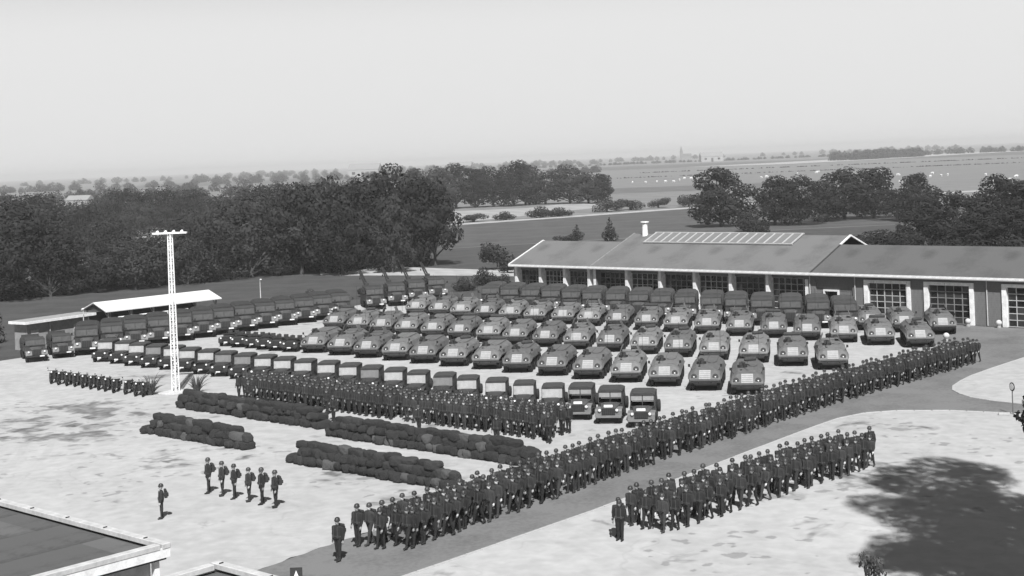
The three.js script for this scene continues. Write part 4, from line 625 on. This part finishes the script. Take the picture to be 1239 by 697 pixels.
[[-121.4, 19.6, 13.2, 8.4], [-119.7, 23.3, 13.8, 8.6], [-119.6, 29.8, 13, 8.6], [-118.4, 33.4, 14.8, 9.4], [-117.1, 37.2, 15.2, 9], [-112.9, 38.3, 14.2, 8.8], [-112, 40.3, 13.1, 7.4], [-108.6, 27.5, 10, 6.5], [-113, 20.9, 10, 6.6], [-126, 28, 13, 8]].forEach(([x, b, h, w], i) => tree(oak(), 'leafy_tree', `tall dark tree, ${ord(i + 1)} of the big clump at the wood's right end`, 'tree', x, -b, h, w, 'big clump beyond the recovery trucks', i % 3));
[[-308.8, 225.7, 14.9, 11.7], [-310, 237.2, 14.3, 11.9], [-312.7, 249.3, 14.9, 13.3], [-308.4, 254.9, 14, 12.2], [-304.5, 260.5, 13.4, 12.2], [-299.2, 266, 15, 14], [-299, 272.3, 14.8, 13.5], [-294.1, 277.9, 11.4, 12.3], [-286.4, 283.1, 12.9, 13.5], [-276.3, 281.4, 10.3, 11.5], [-269.2, 280.3, 10.5, 9]].forEach(([x, b, h, w], i) => tree(oak(), 'leafy_tree', `distant tree, ${ord(i + 1)} from left in the line behind the stubble field`, 'tree', x, -b, h, w, 'tree line behind the stubble field'));
[[-94.6, 36.9, 5.5, 5.4, 'round dark tree left of the garage gable'], [-223.3, 165.7, 3, 7.9, 'low shrub on the track, farthest left'], [-218.8, 174, 3.1, 6.6, 'low shrub on the track, second from left'], [-216.5, 186.7, 4.1, 8.6, 'shrub beside the track, third from left'], [-213.6, 191, 3.4, 8.2, 'shrub beside the track, fourth from left'], [-217.7, 219, 4.6, 8.6, 'shrub beside the track, fifth from left'], [-216.6, 228.8, 4.4, 10.3, 'wide shrub beside the track, sixth from left'], [-216.9, 244.3, 4, 7.4, 'shrub beside the track, seventh from left'], [-208.3, 248.5, 5, 7.9, 'shrub at the track nearest the large single tree'], [-77.5, 15.4, 3.1, 3.4, 'dark shrub at the left end of the garage'], [-74.2, 8.1, 2.4, 3.3, 'dark shrub beside the last recovery truck'], [-88.5, 32.5, 2.2, 3, 'small shrub below the round tree by the garage'], [-71.5, 12, 2.6, 3.4, 'dark shrub between recovery trucks and garage'], [-81, 58.5, -1, 0, '']].forEach(([x, b, h, w, l]) => h > 0 && tree(shrub(), 'shrub', l, 'shrub', x, -b, h, w, 'shrubs in the fields'));
[[-128.4, 96.8, 3.7, 4.4, 'small conifer behind the garage roof, nearer its left end'], [-120.8, 97.9, 5.1, 4.3, 'taller conifer behind the garage roof beside the chimney']].forEach(([x, b, h, w, l]) => tree(conifer, 'conifer', l, 'tree', x, -b, h, w, 'conifers behind the garage', 2));
tree(shrub(), 'shrub', 'low shrub at the foot of the small conifer', 'shrub', -129.5, -94.4, 1.9, 5, 'shrubs in the fields');
[[-127.4, 147.2, 12.6, 13.2], [-117.5, 154, 10.1, 10], [-111.2, 154.3, 10.2, 9.8], [-113, 177.4, 11.2, 12.6], [-107.1, 180.9, 11.1, 12.6], [-111.9, 167.2, 7.6, 7.8], [-89.1, 167.5, 10.4, 8.6], [-97.8, 174, 6.4, 6.6], [-49.8, 92.5, 7.4, 7.4], [-45.2, 93.3, 8.7, 8.6], [-42.3, 97.6, 7.8, 8.6], [-50.8, 123.8, 10.4, 9.4], [-43.5, 113.6, 9.6, 9], [-35.3, 77.7, 5.9, 7.8], [-28.9, 76, 6.8, 7.6]].forEach(([x, b, h, w], i) => tree(oak(), 'leafy_tree', i === 0 ? 'large single broad tree standing beyond the garage skylight' : `dark leafy tree, ${ord(i)} from left among those beyond the garage`, 'tree', x, -b, h, w, 'trees beyond the garage', i % 3 ? 2 : 0));
[[-53.1, 91.8, 4.4, 6.8], [-58.6, 90.8, 3.9, 8.3], [-59.2, 85, 3.1, 5.4], [-38.9, 76.9, 5, 6.2], [-109.6, 130.6, 5.6, 5.9], [-91.8, 106.9, 4.4, 4.7], [-69.2, 88.9, 2.4, 5.6], [-65.6, 89.5, 2.5, 5.6], [-200.7, 247.6, 6.2, 6.2], [-44.6, 72.3, 4.5, 6.2], [-47, 80, 4.4, 6], [-33, 70, 4, 7], [-22, 66, 5, 7]].forEach(([x, b, h, w], i) => tree(shrub(), 'shrub', `dark shrub, ${ord(i + 1)} of those along the garage's rear`, 'shrub', x, -b, h, w, 'shrubs behind the garage', i % 2 ? 2 : 0));
// the wood on the left: single trees, thinned where the photograph shows light ground through it
{
  const spots = []; let tries = 0;
  while (spots.length < 265 && tries++ < 9000) {
    const px = rr(-720, -175), edge = 199 + Math.max(0, (px + 620) * 0.085), d = edge + (rnd() < 0.3 ? rr(0, 14) : Math.pow(rnd(), 1.25) * 215), [x, z] = ahead(px / 1740 * d, d);
    const tall = d > 290 || rnd() < 0.12, h = tall ? (px < -565 ? rr(9, 12.8) : px > -330 ? rr(8, 12.4) : rr(6.2, 10.6)) : d < edge + 14 ? rr(3, 7.4) : rr(4.8, 10), sp = h * 0.44;
    const top = (17 - h) / d * 1740, foot = 17 / d * 1740, hit = (x0, x1, y0, y1) => px + h * 0.5 / d * 1740 > x0 && px - h * 0.5 / d * 1740 < x1 && top < y1 && foot > y0;
    if (hit(-452, -424, 62, 71) && d < 385) continue; if (hit(-640, -582, 103, 110) && d < 268 && d > 215) continue; if (hit(-560, -530, 94, 104) && d < 258 && d > 215) continue;
    if (spots.some(([a, b, c]) => Math.hypot(a - x, b - z) < Math.min(sp, c))) continue;
    spots.push([x, z, sp, h, d, px / 1740]);
  }
  for (let i = 0; i < 14; i++) { const d = rr(425, 470), px = -500 + i * 9.5 + rr(-3, 3), [x, z] = ahead(px / 1740 * d, d); spots.push([x, z, 4, rr(9.5, 12.5), d, px / 1740]); }
  spots.forEach(([x, z, sp, h, d, q]) => tree(h < 5 ? shrub() : woodKinds[Math.floor(rnd() * 5)], h < 5 ? 'wood_shrub' : 'wood_tree', `dark leafy tree ${d < 235 ? 'at the front edge' : d < 300 ? 'in the middle depth' : 'in the hazy rear'} of the wood, ${q < -0.335 ? 'above the brick shed' : q < -0.26 ? 'between shed and lattice mast' : q < -0.2 ? 'behind the lattice mast' : q < -0.15 ? 'right of the lattice mast' : 'toward the big clump'}`, 'tree', x, z, h, h * rr(0.8, 1.05), d < 235 ? 'front edge of the wood' : d < 300 ? 'middle of the wood' : 'rear of the wood'));
}
// tall trees just outside the frame whose shade falls on the pale ground, and a treetop at the bottom edge
const tallKind = [0, 1, 2].map(() => treeKind(0.46, 0.3, 15000, 0.0066, 0.4));
[[45.9, 82.6, 30.5, 8.6, 'tall leafy tree just past the right edge, first from the camera side'], [43.0, 75.2, 32, 9, 'tall leafy tree past the right edge, its crown shading the pale ground'], [48.5, 79, 28, 10, 'tall leafy tree past the right edge, behind the first two'], [49.5, 88.5, 29.5, 10, 'tall leafy tree past the right edge, nearest to the camera'], [53, 82, 27, 10, 'tall leafy tree past the right edge, rearmost of the row'], [47, 69.5, 26, 9, 'tall leafy tree past the right edge, farthest up the pale ground']].forEach(([x, z, h, w, l], i) => { const t = tree(tallKind[i % 3], 'leafy_tree', l, 'tree', x, z, h, w, 'tall trees casting the shade'); t.scale.set(w / 0.46, h, w / 0.46); });
const sap = treeKind(0.4, 0.25, 1900, 0.012); { const t = tree(sap, 'sapling', 'thin leafy treetop rising at the bottom edge', 'tree', 38.6, 91.2, 5.9, 2, undefined, 3); t.scale.set(3.0, 5.75, 3.0); }
{ const k = treeKind(0.2, 0.72, 900, 0.011, 0.5), t = tree(k, 'slender_tree', 'slender young tree whose leaves just enter at the right edge', 'tree', 40.6, 83.9, 8.9, 2, undefined, 2); t.scale.set(7.5, 8.9, 7.5); }
for (const [x, z, h, l] of [[-36.9, 64.6, 1.5, 'spiky shrub left of the lattice mast foot'], [-34.6, 62.0, 1.4, 'spiky shrub right of the lattice mast foot']]) { // arching blades
  const t = thing('spiky_shrub', l, 'shrub', x, 0, z, 0, 'shrubs at the mast'); const bladeM = dusty(0.07, 0.9);
  for (let i = 0; i < 64; i++) { const a = rr(0, 6.28), o = rr(0.35, 1.25), hh = h * rr(0.45, 1.15); const c = new THREE.QuadraticBezierCurve3(new THREE.Vector3(Math.cos(a) * 0.1, 0, Math.sin(a) * 0.1), new THREE.Vector3(Math.cos(a) * o * 0.4, hh * 0.9, Math.sin(a) * o * 0.4), new THREE.Vector3(Math.cos(a) * o, hh * rr(0.7, 1.05), Math.sin(a) * o)); const p = c.getPoints(4), g = []; for (let k = 0; k < 4; k++) g.push(bar(p[k].toArray(), p[k + 1].toArray(), 0.045 - k * 0.01, 3, 0.035 - k * 0.01)); part(numbered('blade'), g, bladeM, t); }
}
for (const [x, b, h, w, l] of [[-78.5, 57.2, 3.4, 3.6, 'dark shrub at the left edge in front of the brick shed'], [-82.5, 54.5, 4.6, 4, 'taller dark shrub behind the left edge of the brick shed'], [-84, 38, 2, 2.4, 'small shrub on the grass behind the white shelter'], [-85, 29.5, 2.6, 3.2, 'bushy shrub behind the far end of the white shelter'], [-83, 16, 1.8, 2.2, 'small shrub beside the slim lamp post on the grass'], [-84.5, 9, 1.9, 2.4, 'small shrub on the grass behind the side trucks'], [-82, 2, 1.8, 2.6, 'low shrub on the grass near the recovery trucks']]) tree(shrub(), 'shrub', l, 'shrub', x, b, h, w, 'shrubs along the truck park edge');
{ const [x, z] = ahead(-545 / 1740 * 262, 262), t = thing('goal_frame', 'white goal frame standing in a gap of the wood', 'goal', x, 0, z, YAW + 0.15); part('post', [bar([-1.7, 0, 0], [-1.7, 2.2, 0], 0.09)], white, t); part('post', [bar([1.7, 0, 0], [1.7, 2.2, 0], 0.09)], white, t); part('crossbar', [bar([-1.79, 2.2, 0], [1.79, 2.2, 0], 0.09)], white, t); t.position.y = 1.4; part('bank', [loft([[[-3, -1.5, -2], [3, -1.5, -2], [2, 0, -0.6], [-2, 0, -0.6]], [[-3, -1.5, 2], [3, -1.5, 2], [2, 0, 0.6], [-2, 0, 0.6]]])], grassM, t); }
console.log('trees');

// ------------------------------------------------------------------ far country: tree belts, farms, grazing cattle
function belt(name, label, list) { // one far belt of trees reads as one mass
  const n = list.reduce((s, q) => s + q[4], 0), im = new THREE.InstancedMesh(leafCloud(420, 0.06, [[0, 0.45, 0, 0.42, 0.9], [0.25, 0.35, 0.1, 0.3, 0.9], [-0.2, 0.4, -0.15, 0.32, 0.9], [0, 0.7, 0, 0.25, 0.9], [0, 0.15, 0, 0.4, 0.5]]), leafM[1], n), M = new THREE.Matrix4(), q = new THREE.Quaternion(); let k = 0;
  for (const [s0, s1, d0, d1, cnt, h0, h1] of list) for (let i = 0; i < cnt; i++) { const t = rnd(), wob = h1 < 5 ? 0.0015 : h1 < 9 ? 0.006 : 0.02, d = d0 + (d1 - d0) * t + rr(-wob, wob) * d0, [x, z] = ahead((s0 + (s1 - s0) * t), d), h = rr(h0, h1); im.setMatrixAt(k++, M.compose(new THREE.Vector3(x, -0.5, z), q.setFromAxisAngle(new THREE.Vector3(0, 1, 0), rr(0, 6)), new THREE.Vector3(h * 1.3, h, h * 1.3))); }
  im.name = name; im.castShadow = true; im.userData = { kind: 'stuff', label, category: 'trees' }; scene.add(im);
}
belt('far_tree_belt', 'hazy belts of trees across the far plain', [[-420, -150, 900, 1000, 30, 5, 10.5], [-360, -60, 1150, 1250, 40, 5, 11], [-700, -150, 1700, 1900, 70, 7, 13], [-500, 120, 2300, 2500, 60, 7, 13], [420, 580, 1850, 2050, 60, 12, 15], [-200, 900, 2600, 2900, 260, 3, 7], [-1100, 200, 3100, 3300, 90, 8, 15], [600, 900, 2200, 2400, 30, 8, 12], [-900, 1300, 4000, 4200, 130, 9, 17], [-20, 90, 1500, 1560, 14, 6, 10], [60, 520, 1080, 1110, 420, 0.8, 1.5], [120, 700, 1350, 1420, 460, 0.9, 1.7]]);
for (const [s, d, w, l] of [[-250, 830, 14, 'small far farmhouse with pale roof above the left wood'], [-236, 860, 10, 'far pale barn beside the small farmhouse'], [-215, 2100, 46, 'long pale building far off near the horizon'], [-90, 2500, 40, 'pale far building on the hazy plain'], [360, 2600, 40, 'low pale far building toward the right horizon']]) {
  const [x, z] = ahead(s, d), t = thing('farmhouse', l, 'house', x, 0, z, YAW + rr(-0.4, 0.4), 'far buildings on the plain'), h = w * 0.24, dd = w * 0.55;
  part('wall', [bx(w, h, dd, 0, h / 2, 0)], dusty(0.35), t); part('roof', [loft([[[-w / 2 - 0.4, h, dd / 2 + 0.4], [-w / 2 - 0.4, h, -dd / 2 - 0.4], [-w / 2 - 0.4, h * 1.8, 0]], [[w / 2 + 0.4, h, dd / 2 + 0.4], [w / 2 + 0.4, h, -dd / 2 - 0.4], [w / 2 + 0.4, h * 1.8, 0]]])], dusty(0.26), t); part('door', [bx(w * 0.09, h * 0.7, 0.1, 0, h * 0.35, dd / 2 + 0.06)], darkM, t); for (const k of [-0.3, 0.3]) part('window', [bx(w * 0.1, h * 0.35, 0.1, w * k, h * 0.55, dd / 2 + 0.06)], glassM, t);
}
{ const [x, z] = ahead(205 / 1740 * 4300, 4300), t = thing('church', 'faint church spire standing on the far horizon', 'church', x, 0, z, YAW); part('tower', [bx(8, 22, 8, 0, 11, 0)], dusty(0.15), t); part('spire', [put(new THREE.ConeGeometry(6, 18, 4), 0, 31, 0, 0, Math.PI / 4)], dusty(0.1), t); part('nave', [bx(26, 10, 12, 16, 5, 0)], dusty(0.18), t); part('nave_roof', [loft([[[4, 10, 6.5], [4, 10, -6.5], [4, 16, 0]], [[30, 10, 6.5], [30, 10, -6.5], [30, 16, 0]]])], dusty(0.1), t); }
function cow() {
  const t = new THREE.Group(), g = surfaceNets((x, y, z) => { // trunk, neck, head, jointed legs in one skin
    const C = [[[0, 1.05, 0.55], [0, 1.1, -0.6], 0.36, 0.34], [[0, 1.15, 0.75], [0, 0.85, 1.2], 0.2, 0.14], [[0, 0.8, 1.2], [0, 0.45, 1.42], 0.13, 0.09], ...[-1, 1].flatMap((s) => [[[s * 0.2, 0.9, 0.55], [s * 0.2, 0.45, 0.6], 0.13, 0.07], [[s * 0.2, 0.45, 0.6], [s * 0.2, 0.05, 0.58], 0.065, 0.06], [[s * 0.2, 0.95, -0.65], [s * 0.2, 0.62, -0.5], 0.17, 0.1], [[s * 0.2, 0.62, -0.5], [s * 0.2, 0.42, -0.72], 0.09, 0.07], [[s * 0.2, 0.42, -0.72], [s * 0.2, 0.05, -0.68], 0.065, 0.06], [[s * 0.1, 0.85, 1.15], [s * 0.26, 0.88, 1.12], 0.04, 0.03]]), [[0, 1.3, -0.92], [0, 0.7, -1.0], 0.035, 0.03]]; let d = 9;
    for (const [a, b, r0, r1] of C) { const q = [b[0] - a[0], b[1] - a[1], b[2] - a[2]], p = [x - a[0], y - a[1], z - a[2]], tt = Math.min(1, Math.max(0, (p[0] * q[0] + p[1] * q[1] + p[2] * q[2]) / (q[0] ** 2 + q[1] ** 2 + q[2] ** 2))), e = Math.hypot(p[0] - q[0] * tt, p[1] - q[1] * tt, p[2] - q[2] * tt) - (r0 + (r1 - r0) * tt), h = Math.max(0, 0.08 - Math.abs(d - e)) / 0.08; d = Math.min(d, e) - h * h * 0.02; } return d;
  }, [-0.5, -0.05, -1.2], [0.5, 1.55, 1.6], 0.07);
  part('body', clean(g), mat(0.8, 0.9), t); return t;
}
[[-472, 563], [-457, 556], [-459, 570], [-449, 565], [-441, 562], [-464, 600], [-490, 642], [-482, 638], [-442, 589], [-437, 586], [-415, 616], [-424, 636], [-449, 714], [-442, 727], [-456, 753], [-318, 602], [-243, 459], [-274, 551], [-308, 623], [-274, 563], [-277, 577], [-249, 560], [-196, 447], [-215, 517], [-196, 466]].forEach(([x, b], i) => { const o = place('cow', cow, 'cow', i < 10 ? `white cow, ${ord(i + 1)} from left in the far herd above the garage chimney` : i < 15 ? `white cow, ${ord(i - 9)} from left in the far field behind the single trees` : `white cow, ${ord(i - 14)} from left in the far field above the right-hand trees`, 'cow', x, 0, -b, rr(0, 6.28), i < 10 ? 'cattle in the middle far field' : i < 15 ? 'cattle beyond the single trees' : 'cattle at the right'); o.scale.setScalar(0.95); });
console.log('done');

renderer.render(scene, camera);
